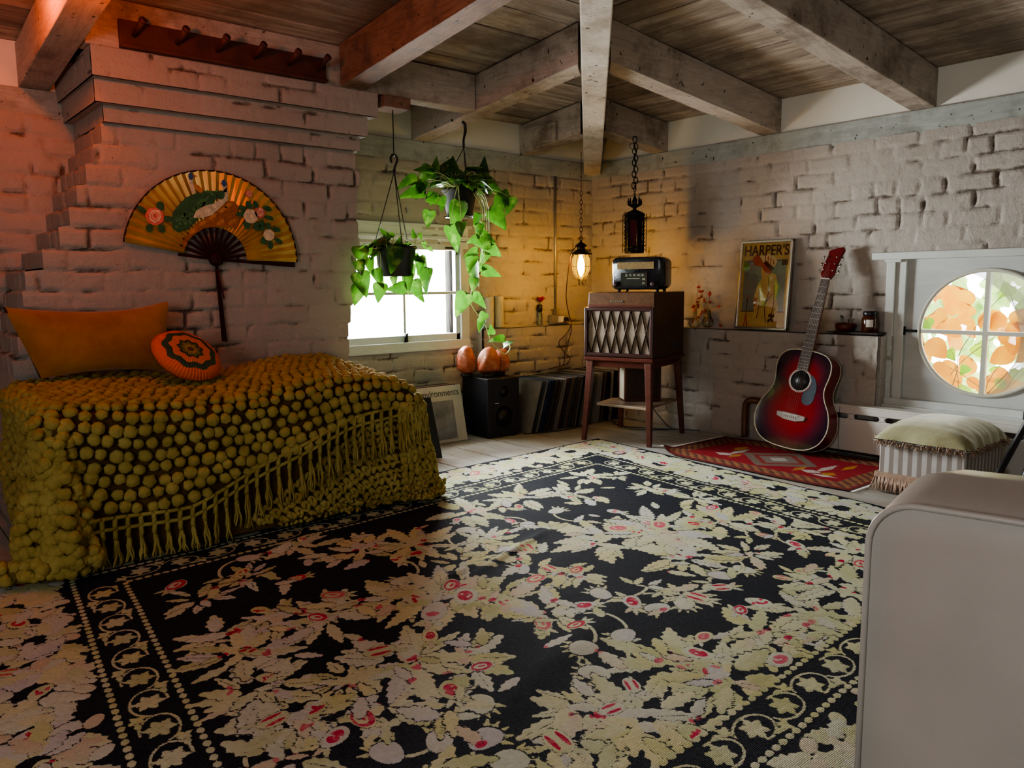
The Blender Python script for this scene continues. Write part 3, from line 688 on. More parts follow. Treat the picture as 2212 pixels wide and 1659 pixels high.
rug = npmesh('rug', np.stack([PX, PY, Zr], -1), gridfaces(nv_, nu)[:, ::-1], None and [] or [], True)
fattr(rug, 's1', S1); fattr(rug, 's2', S2)
for nme, arr in (('cc', CC), ('cp', CP)):
    at = rug.data.attributes.new(nme, 'FLOAT_COLOR', 'POINT'); at.data.foreach_set('color', np.concatenate([arr.reshape(-1, 3), np.ones((nu*nv_, 1), np.float32)], 1).ravel())
T = NT('black_floral_tapestry'); n1 = T.math('MULTIPLY', T.math('SUBTRACT', T.noise(260, 2), .5), .006)
wv = T.n('ShaderNodeTexWave'); wv.inputs['Scale'].default_value = 95; wv.inputs['Distortion'].default_value = 2; wv.bands_direction = 'Y'; T.l(T.coord(), wv.inputs[0])
m1 = T.mapr(T.math('ADD', T.attr('s1'), n1), -.0006, .0006); m2 = T.mapr(T.math('ADD', T.attr('s2'), n1), -.0006, .0006)
lc = T.mix(T.mapr(T.noise(5, 4), .42, .62, 0, .7), T.attr('cc', 'Color'), (.54, .56, .44, 1))
lc = T.mix(T.mapr(T.noise(90, 3), .35, .7, 0, .35), lc, (.32, .31, .17, 1))
pc = T.mix(T.mapr(T.noise(60, 3), .45, .65, 0, .25), T.attr('cp', 'Color'), (.60, .38, .34, 1))
bk = T.ramp(T.noise(160, 3), [(.35, (.006, .007, .012)), (.7, (.022, .024, .034))])
colr = T.mix(m1, bk, T.mix(m2, lc, pc))
bmp = T.math('ADD', T.math('MULTIPLY', wv.outputs['Fac'], .5), T.math('ADD', T.noise(120, 3), T.math('MULTIPLY', m1, 1.2)))
rug.data.materials.append(T.done(T.bsdf(colr, .9, bump=bmp, bstr=.5, bdist=.004, Specular_IOR_Level=.15)))
tag(rug, 'large black wool rug patterned with cream leaves and pink buds', 'rug')
def zrug(x, y): return .014

def at(px, py, ax, val):
    d = Fv*F_PX+R2*(px-1106)-U2*(py-829.5); i = 'xyz'.index(ax); t = (val-CAM[i])/d[i]; return CAM+d*t

# ------------------------------------------------------------------ daybed and bobble blanket
def dyed(name, c1, c2, bs=220):
    T = NT(name); c = T.ramp(T.noise(14, 4), [(.3, c1), (.7, c2)]); return T.done(T.bsdf(c, .95, bump=T.noise(bs, 4, None, .7), bstr=.8, bdist=.006, Specular_IOR_Level=.1))
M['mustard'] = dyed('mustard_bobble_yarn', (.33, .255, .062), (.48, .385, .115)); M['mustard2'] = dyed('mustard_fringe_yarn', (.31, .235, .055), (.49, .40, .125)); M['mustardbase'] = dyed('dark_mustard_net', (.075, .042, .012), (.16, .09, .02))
db = thing('daybed', 'low daybed almost hidden under the mustard blanket', 'daybed', (-2.76, -.78, 0))
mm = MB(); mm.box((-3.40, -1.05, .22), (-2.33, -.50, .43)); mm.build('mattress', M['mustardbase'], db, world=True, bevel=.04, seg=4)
mm = MB(); mm.box((-3.38, -1.03, .10), (-2.35, -.52, .215)); mm.build('bed_base', M['twig'], db, world=True, bevel=.004)
for qx in (-3.36, -2.40):
    for qy in (-1.01, -.58): MB().box((qx, qy, .022), (qx+.04, qy+.04, .10)).build('leg', M['twig'], db, world=True)
XL, LL_, YB, WW = -3.44, 1.145, -.492, .606
RAD = .055; RADE = .14
def bl(a, b, off=0.):
    """point on the draped cloth; a runs along the bed, b from the wall toward the room"""
    ox = a-LL_ if a > LL_ else (a if a < 0 else 0.); oy = b-WW if b > WW else 0.
    x = XL+min(max(a, 0), LL_); y = YB-min(b, WW)
    d = math.hypot(ox, oy)
    ztop = .528-.035*(min(b, WW)/WW)+.012*math.sin(a*7+b*3)+.018*math.exp(-((a-.95)/.25)**2)
    if d > 0:
        dx, dy = ox/d, -oy/d; RAD = .055+(RADE-.055)*max(0, dx)**1.5; q = d/RAD
        if q < PI/2: hx = RAD*math.sin(q); dz = RAD*(1-math.cos(q)); nx = math.sin(q); nz = math.cos(q)
        else: hx = RAD; dz = RAD+(d-RAD*PI/2); nx = 1; nz = 0
        fl = (.04+.10*max(0, dx))*max(0, dz-.08)+(.012*math.sin(a*16+b*2)+.008*math.sin(b*21+a*5))*min(1, dz*5)
        if ox < 0 and oy > 0: fl += .06*min(1, dz*3)
        x += dx*(hx+fl); y += dy*(hx+fl); z = ztop-dz; N = Vector((dx*nx, dy*nx, nz+.02)).normalized()
    else: z = ztop; N = Vector((0, 0, 1))
    p = Vector((x, y, max(z, .03)))+N*off; p.z = max(p.z, .022); return p, N
bk_ = thing('crochet_blanket', 'mustard yellow bobble blanket with fringe draped over the daybed', 'blanket', (-2.76, -.78, 0))
na, nb = 150, 80; A_ = np.linspace(-.55, LL_+.56, na); B_ = np.linspace(0, WW+.55, nb)
P = np.zeros((nb, na, 3)); keep = np.ones((nb-1, na-1), bool)
for i, b in enumerate(B_):
    for j, a in enumerate(A_): P[i, j] = bl(a, b, -.008)[0]
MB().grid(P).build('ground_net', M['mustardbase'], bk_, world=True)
import bmesh
bm = bmesh.new(); bmesh.ops.create_icosphere(bm, subdivisions=2, radius=1); IV = np.array([v.co[:] for v in bm.verts]); IF = np.array([[v.index for v in f.verts] for f in bm.faces]); bm.free()
bm = bmesh.new(); bmesh.ops.create_icosphere(bm, subdivisions=3, radius=1); IV3 = np.array([v.co[:] for v in bm.verts]); IF3 = np.array([[v.index for v in f.verts] for f in bm.faces]); bm.free()
var = []
for k in range(6):
    q = IV3.copy(); nse = fbm(q[:, 0]*3.2+k*5, q[:, 1]*3.2+q[:, 2]*2.1, 40+k, 2); var.append(q*(.80+.42*nse)[:, None])
BV, BF = [], []; bo = 0
def bobble(p, N, r, flat=.75):
    global bo
    N = N.normalized(); t = N.orthogonal().normalized(); b = N.cross(t); q = var[rr.randrange(6)]
    an = rr.uniform(0, 6.28); ca, sa = math.cos(an), math.sin(an)
    l = np.stack([(q[:, 0]*ca-q[:, 1]*sa)*r, (q[:, 0]*sa+q[:, 1]*ca)*r, q[:, 2]*r*flat], 1)
    w = np.array(p)+l[:, :1]*np.array(t)+l[:, 1:2]*np.array(b)+l[:, 2:]*np.array(N)
    w[:, 2] = np.maximum(w[:, 2], .018); BV.append(w); BF.append(IF3+bo); bo += len(q)
def hemz(x): return float(np.interp(x, [-3.5, -3.38, -3.1, -2.85, -2.7, -2.51, -2.24, -2.0], [.15, .175, .170, .245, .290, .350, .415, .44]))
SP = .0415
i = 0; b = .02
while b < WW+.5:
    a = -.47+(SP*.5 if i % 2 else 0)
    while a < LL_+.36:
        aa, bb = a+.005*math.sin(b*30)+rr.uniform(-.006, .006)+.012*math.sin(b*9+a*2), b+.03*math.sin(a*3.4)+.010*math.sin(a*11)+rr.uniform(-.006, .006)
        if bb > 0:
            p, N = bl(aa, bb, .004)
            lim = hemz(p.x) if (bb > WW) else (.37 if aa > LL_ else .05)
            if aa < -.01: lim = .045
            if aa > LL_ and bb > WW: lim = .385
            if p.z > lim and not (aa < 0 and bb > WW+.02 and (-aa) > .25 and False):
                bobble(p, N, rr.uniform(.0165, .0215))
        a += SP
    b += SP*.93; i += 1
# crumpled pile down the near left corner and along the floor
def pile(path, rad, n):
    for _ in range(n):
        t = rr.random()*(len(path)-1); k = int(t); f = t-k; c = Vector(path[k]).lerp(Vector(path[min(k+1, len(path)-1)]), f)
        an = rr.uniform(0, 2*PI); dirv = Vector((math.cos(an), math.sin(an), rr.uniform(-.5, 1))).normalized(); rd = rad*(1-.25*t/len(path))
        q = c+dirv*rd*rr.uniform(.75, 1.05)
        bobble(Vector((q.x, q.y, max(q.z, .03))), dirv, rr.uniform(.014, .020), .85)
pile([(-3.47, -1.13, .44), (-3.46, -1.15, .30), (-3.44, -1.165, .18), (-3.425, -1.18, .09), (-3.41, -1.20, .05)], .055, 230)
pile([(-3.42, -1.20, .05), (-3.50, -1.185, .055), (-3.60, -1.14, .05), (-3.72, -1.05, .05)], .045, 170)
npmesh('bobbles', np.concatenate(BV), np.concatenate(BF), M['mustard'], True, bk_)['kind'] = 'stuff'
mb = MB()
for k_ in range(1):
    mb.tube([(-3.47, -1.12, .46), (-3.455, -1.14, .30), (-3.44, -1.155, .16), (-3.415, -1.19, .055)], [.03, .045, .045, .03], 10); mb.tube([(-3.42, -1.19, .05), (-3.5, -1.175, .045), (-3.6, -1.13, .045), (-3.74, -1.05, .045)], [.03, .032, .03, .03], 10)
mb.build('rolled_edge', M['mustard'], bk_, world=True)
# fringe tassels along the hem + lattice layer on the right
def surf_front(x, z, off=.0):
    """on the front hang: find b for height z"""
    a = x-XL; bq = WW+RAD*PI/2+(.49-RAD-z); return bl(a, bq, off)
def wavy(p0, p1, n, am):
    pts = []
    ph = rr.uniform(0, 6)
    for k in range(n+1):
        t = k/n; q = Vector(p0).lerp(Vector(p1), t); pts.append(q+Vector((am*math.sin(ph+t*9)*t, am*.5*math.cos(ph+t*7)*t, 0)))
    return pts
mb = MB(); nt = 0
xx = -3.40
while xx < -2.26:
    hz = hemz(xx)
    p, N = surf_front(xx, hz, .010)
    for kz in (0, 1):     # two knotted rows
        pz, _ = surf_front(xx, hz-.004-kz*.034, .012); pn, _ = surf_front(xx+.038, hemz(xx+.038)-.004-kz*.034, .012); pd, _ = surf_front(xx, hz-.004-(kz+1)*.034, .012)
        mb.tube(wavy(pz, pn, 3, .003), .0065, 6); mb.tube(wavy(pz, pd, 3, .002), .0075, 6)
    top, _ = surf_front(xx, hz-.07, .014)
    L = rr.uniform(.095, .125)
    for s_ in range(6):
        e = Vector((top.x+rr.uniform(-.014, .014), top.y-rr.uniform(.0, .022), max(top.z-L*rr.uniform(.8, 1.1), .02)))
        mb.tube(wavy(top+Vector((rr.uniform(-.003, .003), 0, 0)), e, 6, .005), [.0038]*5+[.003, .0018], 5)
    xx += .038
# fringe on the right end
def endp(b, zz, off=.012):
    lo, hi = 0., .62
    for _ in range(18):
        md = (lo+hi)/2; p, _n = bl(LL_+md, min(b, WW-.001), off)
        if p.z > zz: lo = md
        else: hi = md
    return bl(LL_+md, min(b, WW-.001), off)[0]
def cornp(t, zz, off=.012):
    # around the front right corner, t 0 (end) .. 1 (front)
    an = t*PI/2; lo, hi = 0., .62
    for _ in range(18):
        md = (lo+hi)/2; p, _n = bl(LL_+md*math.cos(an)+1e-5, WW+md*math.sin(an)+1e-5, off)
        if p.z > zz: lo = md
        else: hi = md
    return p
for k in range(17):
    top = endp(.02+k*.037, .40)
    for s_ in range(6):
        e = Vector((top.x+rr.uniform(.01, .04), top.y+rr.uniform(-.016, .016), top.z-rr.uniform(.08, .15))); mb.tube(wavy(top, e, 5, .004), [.0038]*5+[.002], 5)
for k in range(11):
    top = cornp(k/10, .415, .008)
    for s_ in range(7):
        e = cornp(min(1, max(0, k/10+rr.uniform(-.04, .04))), .41-rr.uniform(.06, .17), .016); mb.tube(wavy(top, e, 5, .004), [.0038]*5+[.002], 5)
mb.build('tassel_fringe', M['mustard2'], bk_, world=True)['kind'] = 'stuff'
mb = MB()
def lat(p, q, r): mb.tube(wavy(p, q, 3, .003), [r, r*1.35, r*1.1, r*.9], 6)
def lattice(fn, n, z0f, step, dens=.026):
    for i in range(n):
        z = z0f(i)
        k = 0
        while z > .035:
            j = lambda: rr.uniform(-.006, .006)
            p = fn(i, z+j()); q1 = fn(i+1, z-dens*.35+j()); q2 = fn(i+(.35 if k % 2 else -.35), z-dens)
            lat(p, q2, rr.uniform(.006, .009)); lat(p, q1, rr.uniform(.005, .0075)); z -= dens; k += 1
def ffront(i, z):
    x = -2.90+i*.026; return surf_front(min(x, XL+LL_-.002), max(z, .03), .002+.004*math.sin(i*2.1+z*60))[0]
lattice(ffront, int((XL+LL_+2.90)/.026), lambda i: min(hemz(-2.90+i*.026)-.05, .06+.55*(i*.026)), .026)
lattice(lambda i, z: cornp(min(1, max(0, 1-i/17+.02*math.sin(z*50+i))), max(z, .03), .002+.006*math.sin(i*2.3)), 17, lambda i: .38+.03*math.sin(i*1.7), .030)
lattice(lambda i, z: endp(WW-.002-i*.028, max(z, .03), .002), 20, lambda i: .38, .026)
# ruffled bottom edge
for k in range(420):
    if k < 250: p = Vector((rr.uniform(-2.80, -2.22), -1.155-rr.uniform(-.01, .035), .03+abs(rr.gauss(0, .018))))
    else:
        c_ = cornp(rr.uniform(0, 1), .03, rr.uniform(-.01, .03)); p = Vector((c_.x, c_.y, .03+abs(rr.gauss(0, .02))))
    d = Vector((rr.uniform(-1, 1), rr.uniform(-1, .4), rr.uniform(-.2, .5)))*.02
    q = p+d; q.z = max(q.z, .02); mb.tube([p, (p+q)/2+Vector((0, 0, .006)), q], [.006, .0075, .004], 5)
mb.build('lattice_layer', M['mustard2'], bk_, world=True)['kind'] = 'stuff'

# pillow
def pillow_mesh(c4, bulge, sag, mat, name, label, cat, nrm):
    o = thing(name, label, cat, ((c4[0]+c4[2])/2).to_tuple()); n = 26; mb = MB()
    for sgn in (1, -1):
        P = np.zeros((n, n, 3))
        for i in range(n):
            for j in range(n):
                u, v = j/(n-1), i/(n-1); a = c4[0].lerp(c4[1], u); b = c4[3].lerp(c4[2], u); p = a.lerp(b, v)
                uu, vv = 2*u-1, 2*v-1
                pin = 1-.10*(1-abs(uu)**2)*(abs(vv)**4)
                k = ((1-abs(uu)**2.6)*(1-abs(vv)**2.6))**.55
                ctr = (c4[0]+c4[1]+c4[2]+c4[3])/4
                p = ctr+(p-ctr)*pin
                if v > .5: p = p+Vector((0, 0, -sag*math.sin(u*PI)*(v-.5)*2+.01*math.sin(u*5)*(v-.5)))
                p = p+nrm*(sgn*bulge*k+.006*(vn(u*5, v*5, 3)-.5)*k)
                P[i, j] = p
        mb.grid(P if sgn == 1 else P[:, ::-1])
    m_ = mb.build('pillow_cover', mat, o, world=True); return o
T = NT('gold_velvet'); c = T.ramp(T.noise(7, 5, None, .65), [(.3, (.24, .095, .010)), (.7, (.36, .18, .022))]); M['gold'] = T.done(T.bsdf(c, .85, bump=T.noise(200, 3), bstr=.5, bdist=.003, Sheen_Weight=.3))
po = pillow_mesh([Vector((-3.40, -.66, .558)), Vector((-3.00, -.66, .558)), Vector((-2.94, -.565, .815)), Vector((-3.48, -.565, .80))], .055, .022, M['gold'], 'bed_pillow', 'large plain gold orange velvet pillow leaning on the chimney bricks', 'pillow', Vector((0, -.95, .3)).normalized())
mb = MB(); mb.tube([(-3.48, -.57, .80), (-3.44, -.575, .72), (-3.42, -.60, .64), (-3.40, -.65, .56)], .004, 6); mb.build('zip_edge', M['blackpl'], po, world=True)
# round crocheted cushion
T = NT('crocheted_rings'); cdn = T.n('ShaderNodeTexCoord'); sx = T.n('ShaderNodeSeparateXYZ'); T.l(cdn.outputs['Object'], sx.inputs[0])
rad = T.math('SQRT', T.math('ADD', T.math('MULTIPLY', sx.outputs[0], sx.outputs[0]), T.math('MULTIPLY', sx.outputs[1], sx.outputs[1])))
ang = T.math('ARCTAN2', sx.outputs[1], sx.outputs[0]); zz = T.math('MULTIPLY', T.math('SINE', T.math('MULTIPLY', ang, 9)), .004)
q = T.math('MULTIPLY', T.math('ADD', T.math('ADD', rad, zz), T.math('MULTIPLY', T.math('SUBTRACT', T.noise(90, 2), .5), .006)), 7.2)
c = T.ramp(q, [(0, (.01, .01, .01)), (.07, (.45, .30, .05)), (.16, (.18, .18, .04)), (.25, (.03, .06, .03)), (.33, (.65, .16, .02)), (.50, (.70, .18, .03)), (.53, (.03, .07, .04)), (.66, (.05, .08, .05)), (.70, (.72, .14, .03)), (.95, (.75, .12, .03))])
for e in T.t.nodes:
    if e.bl_idname == 'ShaderNodeValToRGB': e.color_ramp.interpolation = 'CONSTANT' if len(e.color_ramp.elements) > 6 else 'LINEAR'
pl = T.math('SINE', T.math('MULTIPLY', ang, 60))
M['rings'] = T.done(T.bsdf(c, .9, bump=T.math('ADD', T.math('MULTIPLY', pl, .35), T.noise(150, 3)), bstr=.7, bdist=.006))
nz = Vector((.22, -.62, .75)).normalized(); rot = nz.to_track_quat('Z', 'Y').to_euler()
rc = thing('round_cushion', 'small round crocheted cushion with orange and dark green rings', 'cushion', (-2.945, -.755, .612), rot)
mb = MB(); mb.lathe([(.001, -.035), (.07, -.034), (.11, -.022), (.128, 0), (.112, .022), (.07, .036), (.02, .036), (.001, .034)], n=64); mb.build('cushion_cover', M['rings'], rc)
mb = MB(); mb.lathe([(.001, .040), (.008, .039), (.010, .034), (.009, .03)], n=16); mb.build('button', M['twig'], rc)

# ------------------------------------------------------------------ wall fan
fan = thing('wall_fan', 'large open golden paper fan painted with two peacocks on the chimney bricks', 'fan', (-2.717, -.47, .975))
mb = MB(); nA = 60; rows = (.128, .24, .352); P = np.zeros((3, nA+1, 3))
for i, r_ in enumerate(rows):
    for j in range(nA+1):
        a = R_(-1+171*j/nA); P[i, j] = (r_*math.cos(a), (-.018 if j % 2 else -.010), r_*math.sin(a))
mb.grid(P, smooth=False); 
T = NT('gold_paper'); c = T.ramp(T.noise(10, 5), [(.3, (.42, .25, .06)), (.7, (.66, .44, .14))]); M['goldpaper'] = T.done(T.bsdf(c, .38, .45, bump=T.noise(80), bstr=.1, bdist=.002))
mb.build('paper_leaf', M['goldpaper'], fan)
M['lacquer'] = simple('dark_red_black_lacquer', (.030, .007, .007), .6, Specular_IOR_Level=.2)
for k in range(15):
    a = R_(-3+176*k/14); mb = MB(); d = Vector((math.cos(a), 0, math.sin(a))); p = Vector((-d.z, 0, d.x)); y = -.006-.0004*k
    L = .345 if k == 0 else .15; w0 = .005; w1 = .0065 if k else .011
    vs = [(-d*.02-p*w0), (d*L-p*w1), (d*L+p*w1), (-d*.02+p*w0)]
    mb.hexa([Vector((v.x, y-.002, v.z)) for v in vs]+[Vector((v.x, y, v.z)) for v in vs]); mb.build('rib', M['lacquer'], fan)
mb = MB(); pts = [(.352*math.cos(R_(q)), -.014, .352*math.sin(R_(q))) for q in range(-1, 171, 3)]; mb.tube(pts, .003, 6); mb.build('edge_binding', M['lacquer'], fan)
mb = MB(); mb.lathe([(.012, -.03), (.026, -.026), (.028, -.004), (.02, 0)], n=20, m=Matrix.Rotation(-PI/2, 3, 'X')); mb.build('hub', M['lacquer'], fan)
mb = MB(); mb.hexa([Vector(q) for q in ((-.005, -.014, 0), (.005, -.014, 0), (.005, -.006, 0), (-.005, -.006, 0), (.008, -.014, -.335), (.028, -.014, -.337), (.028, -.006, -.337), (.008, -.006, -.335))]); mb.build('handle', M['lacquer'], fan)
mb = MB(); mb.tube([(.006, -.012, -.04), (.010, -.016, -.08), (.024, -.014, -.16)], .003, 6); mb.build('tassel_cord', simple('dark_red_cord', (.10, .01, .02)), fan)
def fp(cx, cy): return ((cx-870)*.000472, (840-cy)*.000478)
FM = {k: simple('paint_'+k, c, .6, var=.3, scale=60) for k, c in dict(green=(.03, .11, .04), lgreen=(.07, .20, .07), cream=(.55, .50, .36), blue=(.03, .08, .22), brown=(.30, .11, .03), lbrown=(.45, .20, .06), rose=(.62, .16, .14), pale=(.65, .50, .34)).items()}
fk = list(FM); art = MB()
def fpoly(pts, c, lay): art.cur = fk.index(c); art.prism([fp(*q) for q in pts], .019+lay*.0004, .0193+lay*.0004, m=Matrix(((1, 0, 0), (0, 0, -1), (0, 1, 0))))
def fell(cx, cy, a, b, an, c, lay, n=12, ja=0): fpoly([(cx+(a*(1+ja*(k % 2)))*math.cos(t)*math.cos(an)-b*math.sin(t)*math.sin(an), cy+(a*(1+ja*(k % 2)))*math.cos(t)*math.sin(an)+b*math.sin(t)*math.cos(an)) for k, t in enumerate(np.linspace(0, 2*PI, n, endpoint=False))], c, lay)
fpoly([(590, 750), (600, 690), (640, 640), (700, 560), (790, 500), (900, 420), (960, 350), (1040, 345), (1085, 380), (1070, 430), (1090, 480), (1060, 570), (900, 565), (780, 580), (690, 640), (640, 690), (615, 745)], 'brown', 0)
for cx, cy in ((860, 480), (950, 420), (1000, 380), (770, 540), (680, 610), (1020, 520), (920, 530)): fell(cx, cy, 42, 16, -.6, 'lbrown', 1)
fpoly([(520, 600), (510, 530), (530, 460), (580, 400), (640, 340), (720, 300), (800, 275), (890, 270), (900, 320), (860, 380), (760, 450), (720, 520), (640, 600), (560, 625)], 'green', 2)
for k in range(40):
    t = rr.random(); cx, cy = 540+330*t+rr.uniform(-30, 60), 570-270*t+rr.uniform(-40, 50); fell(cx, cy, 17, 11, rr.uniform(0, 3), 'lgreen', 3, 8)
fpoly([(690, 500), (720, 440), (790, 400), (880, 370), (930, 330), (960, 260), (990, 230), (1002, 270), (990, 340), (930, 400), (850, 470), (760, 500)], 'cream', 4)
fpoly([(670, 180), (690, 150), (715, 160), (705, 200), (720, 300), (690, 300), (675, 230)], 'cream', 4); fpoly([(935, 200), (960, 175), (990, 190), (990, 270), (950, 280), (955, 230)], 'cream', 4)
for cx, cy in ((690, 165), (968, 200)): fell(cx, cy, 22, 30, 0, 'blue', 5)
fpoly([(705, 150), (740, 160), (708, 168)], 'brown', 6); fpoly([(950, 195), (925, 212), (950, 205)], 'brown', 6)
fell(745, 260, 45, 22, .7, 'lbrown', 3); fell(935, 300, 34, 40, .4, 'green', 5)
def rose(cx, cy, r_, c):
    fell(cx, cy, r_, r_, 0, c, 5, 14, .1)
    for i, q in enumerate((.72, .42)): fell(cx+3, cy-3, r_*q, r_*q*.9, q*3, 'pale' if c == 'rose' else 'cream', 6+2*i, 10, .15); fell(cx+3, cy-3, r_*q*.8, r_*q*.7, q*3, c, 7+2*i, 10)
for cx, cy, a, b, an in ((285, 455, 38, 22, .6), (430, 420, 30, 40, .3), (490, 520, 40, 24, .1), (335, 600, 28, 32, 0), (430, 600, 30, 32, .2), (1180, 370, 36, 28, .8), (1240, 360, 24, 34, -.5), (1350, 390, 38, 24, .2), (1120, 400, 34, 26, .3), (1100, 450, 40, 22, -.2), (1155, 540, 32, 34, .3), (1240, 550, 34, 36, .6), (1290, 540, 26, 50, .1), (1360, 470, 42, 20, .2), (1350, 545, 24, 34, .1), (1425, 570, 40, 22, .1), (1300, 670, 28, 38, .4), (1360, 705, 26, 40, 0), (1440, 670, 40, 22, .5)): fell(cx, cy, a, b, an, 'green', 4, 9, .15)
rose(382, 505, 70, 'rose'); rose(1190, 465, 62, 'pale'); rose(1275, 430, 46, 'rose'); rose(1350, 620, 50, 'pale'); rose(1185, 275, 32, 'rose')
art.build('painted_birds_and_roses', [FM[k] for k in fk], fan)

# ------------------------------------------------------------------ peg rack
M['redwood'] = simple('dark_red_brown_wood', (.09, .025, .016), .6, var=.35, scale=10)
pr = thing('peg_rack', 'dark red wooden peg rail with six slanted pegs above the chimney', 'peg rack', (-2.66, -.58, 1.73))
MB().box((-3.06, -.596, 1.722), (-2.25, -.579, 1.815)).build('back_board', M['redwood'], pr, world=True, bevel=.003)
MB().box((-3.06, -.612, 1.716), (-2.25, -.579, 1.728)).build('bottom_lip', M['redwood'], pr, world=True, bevel=.002)
for px_ in (-3.01, -2.86, -2.71, -2.565, -2.42, -2.29):
    mb = MB(); mb.tube([(px_, -.595, 1.765), (px_+.004, -.64, 1.782), (px_+.008, -.672, 1.797)], [.009, .010, .012], 12); mb.tube([(px_+.008, -.672, 1.797), (px_+.010, -.680, 1.801)], [.014, .013], 12); mb.build('peg', M['redwood'], pr, world=True)
# second bracket with pegs hanging left, near the orange rafter

# ------------------------------------------------------------------ hanging plants
def pleaf(name, ctop, cvar):
    T = NT(name); col = T.mix(T.mapr(T.noise(20, 4), .54, .66, 0, .6), T.mix(T.mapr(T.noise(9, 2), .42, .58), ctop, cvar), (.30, .42, .10, 1))
    b = T.bsdf(col, .35); tr = T.n('ShaderNodeBsdfTranslucent'); T.l(T.mix(.45, col, (.10, .32, .02, 1)), tr.inputs[0])
    mx = T.n('ShaderNodeMixShader'); mx.inputs[0].default_value = .22; T.l(b, mx.inputs[1]); T.l(tr.outputs[0], mx.inputs[2]); return T.done(mx.outputs[0])
M['pothos'] = pleaf('pothos_leaf', (.010, .050, .010, 1), (.07, .19, .025, 1))
M['stem'] = simple('pale_green_stem', (.42, .50, .20), .5)
M['soil'] = simple('dark_soil', (.02, .013, .008), .95)
def curve_pts(P, n=6):
    out = []; P = [Vector(p) for p in P]
    for i in range(len(P)-1):
        p0, p1, p2, p3 = P[max(i-1, 0)], P[i], P[i+1], P[min(i+2, len(P)-1)]
        for k in range(n):
            t = k/n; out.append(.5*((2*p1)+(p2-p0)*t+(2*p0-5*p1+4*p2-p3)*t*t+(3*p1-p0-3*p2+p3)*t**3))
    return out+[P[-1]]
DIRS = dict(l=(-1, 0), r=(1, 0), u=(0, 1), d=(0, -1), dl=(-.7, -.7), dr=(.7, -.7), ul=(-.7, .7), ur=(.7, .7))
def leafset(lst, ox, oy, sc, dep, mbL, mbS, hub):
    for cx, cy, dr, s in lst:
        dep_ = dep+rr.uniform(-.05, .05); c = at(ox+cx/sc, oy+cy/sc, 'y', dep_); dd = DIRS[dr]
        D = (Rv*(dd[0]+rr.uniform(-.45, .45))+Vector((0, 0, 1))*(dd[1]+rr.uniform(-.25, .25))+Vector((0, 0, -.15))-Fv*rr.uniform(-.1, .5)).normalized(); S = s/sc/F_PX*(c-CAM).dot(Fv)
        base = c-D*S*.5
        leaf(mbL, base, D, (-Fv*1.0+Vector((0, 0, rr.uniform(-.2, .9)))+Rv*rr.uniform(-.8, .8)), S, w=rr.uniform(.62, .95), fold=rr.uniform(.2, .5), curl=rr.uniform(.1, .45))
        if hub is not None:
            h = hub(base); mid = (base+h)/2+Vector((0, 0, .02)); mbS.tube(curve_pts([h, mid, base], 4), .0018, 5)
def hook(mb, p, h=.10, r=.004):
    pts = [Vector(p)+Vector((.018*math.sin(t)*1.0, 0, h*.5+.022*math.cos(t))) for t in np.linspace(-PI*.75, PI*.55, 14)]
    pts += [Vector(p)+Vector((.004, 0, h*.2)), Vector(p)]
    mb.tube(pts, r, 8)
# plant 1 : black pot in front of the window
c1 = Vector((-1.905, -.55, .905))
p1 = thing('hanging_plant', 'trailing pothos in a black plastic pot hanging in front of the bright window', 'hanging plant', c1.to_tuple(), group=None)
mb = MB(); mb.lathe([(.072, 0), (.076, .004), (.098, .125), (.104, .126), (.104, .138), (.094, .138), (.088, .12), (.02, .118)], c=c1, n=36); pot = mb.build('pot', M['blackpl'], p1, world=True)
MB().lathe([(.088, .112), (.05, .122), (.001, .124)], c=c1, n=20).build('soil', M['soil'], pot)
mb = MB(); hk = Vector((-1.897, -.55, 1.385)); hook(mb, hk, .11, .0055)
for a in (.3, 2.4, 4.5): mb.tube([hk, c1+Vector((.100*math.cos(a), .100*math.sin(a), .132))], .0022, 6)
mb.lathe([(.006, -.006), (.008, .0), (.006, .012)], c=hk, n=10)
mb.build('hanger', M['blackpl'], p1, world=True)
mb = MB(); mb.tube([(-1.897, -.55, 1.47), (-1.897, -.55, 1.662)], .0025, 6); ro = mb.build('hanging_rod', M['blackmetal'], p1, world=True)
mL, mS = MB(), MB()
hub1 = lambda b: c1+Vector((max(-.09, min(.09, b.x-c1.x)), max(-.09, min(.03, b.y-c1.y)), .13))
leafset([(470, 1110, 'u', 90), (500, 1170, 'ur', 90), (440, 1190, 'l', 110), (600, 1190, 'u', 100), (640, 1220, 'ur', 110), (390, 1210, 'l', 120), (310, 1530, 'd', 190), (300, 1310, 'd', 170), (370, 1400, 'd', 150), (340, 1260, 'l', 120), (440, 1490, 'd', 160), (440, 1600, 'd', 150), (570, 1560, 'l', 150), (560, 1500, 'd', 120), (665, 1530, 'd', 160), (750, 1590, 'd', 180), (800, 1500, 'd', 190), (760, 1380, 'd', 140), (740, 1320, 'r', 110), (790, 1360, 'dr', 110), (262, 1620, 'd', 160), (290, 1400, 'd', 120), (400, 1290, 'dl', 110), (710, 1120, 'u', 70), (770, 1150, 'd', 60), (800, 1220, 'd', 60), (850, 1250, 'dr', 50), (700, 1420, 'dr', 110), (520, 1130, 'ul', 70), (610, 1260, 'd', 100), (480, 1230, 'dl', 100)], 700, 200, 3.687, -.57, mL, mS, hub1)
leafset([(555, 1340, 'd', 210)], 700, 200, 3.687, -.69, mL, mS, hub1)
for k in range(22):
    a = rr.uniform(0, 6.28); leaf(mL, c1+Vector((.05*math.cos(a), .05*math.sin(a), .13)), (math.cos(a), math.sin(a), rr.uniform(.2, 1)), (0, 0, 1), rr.uniform(.035, .065))
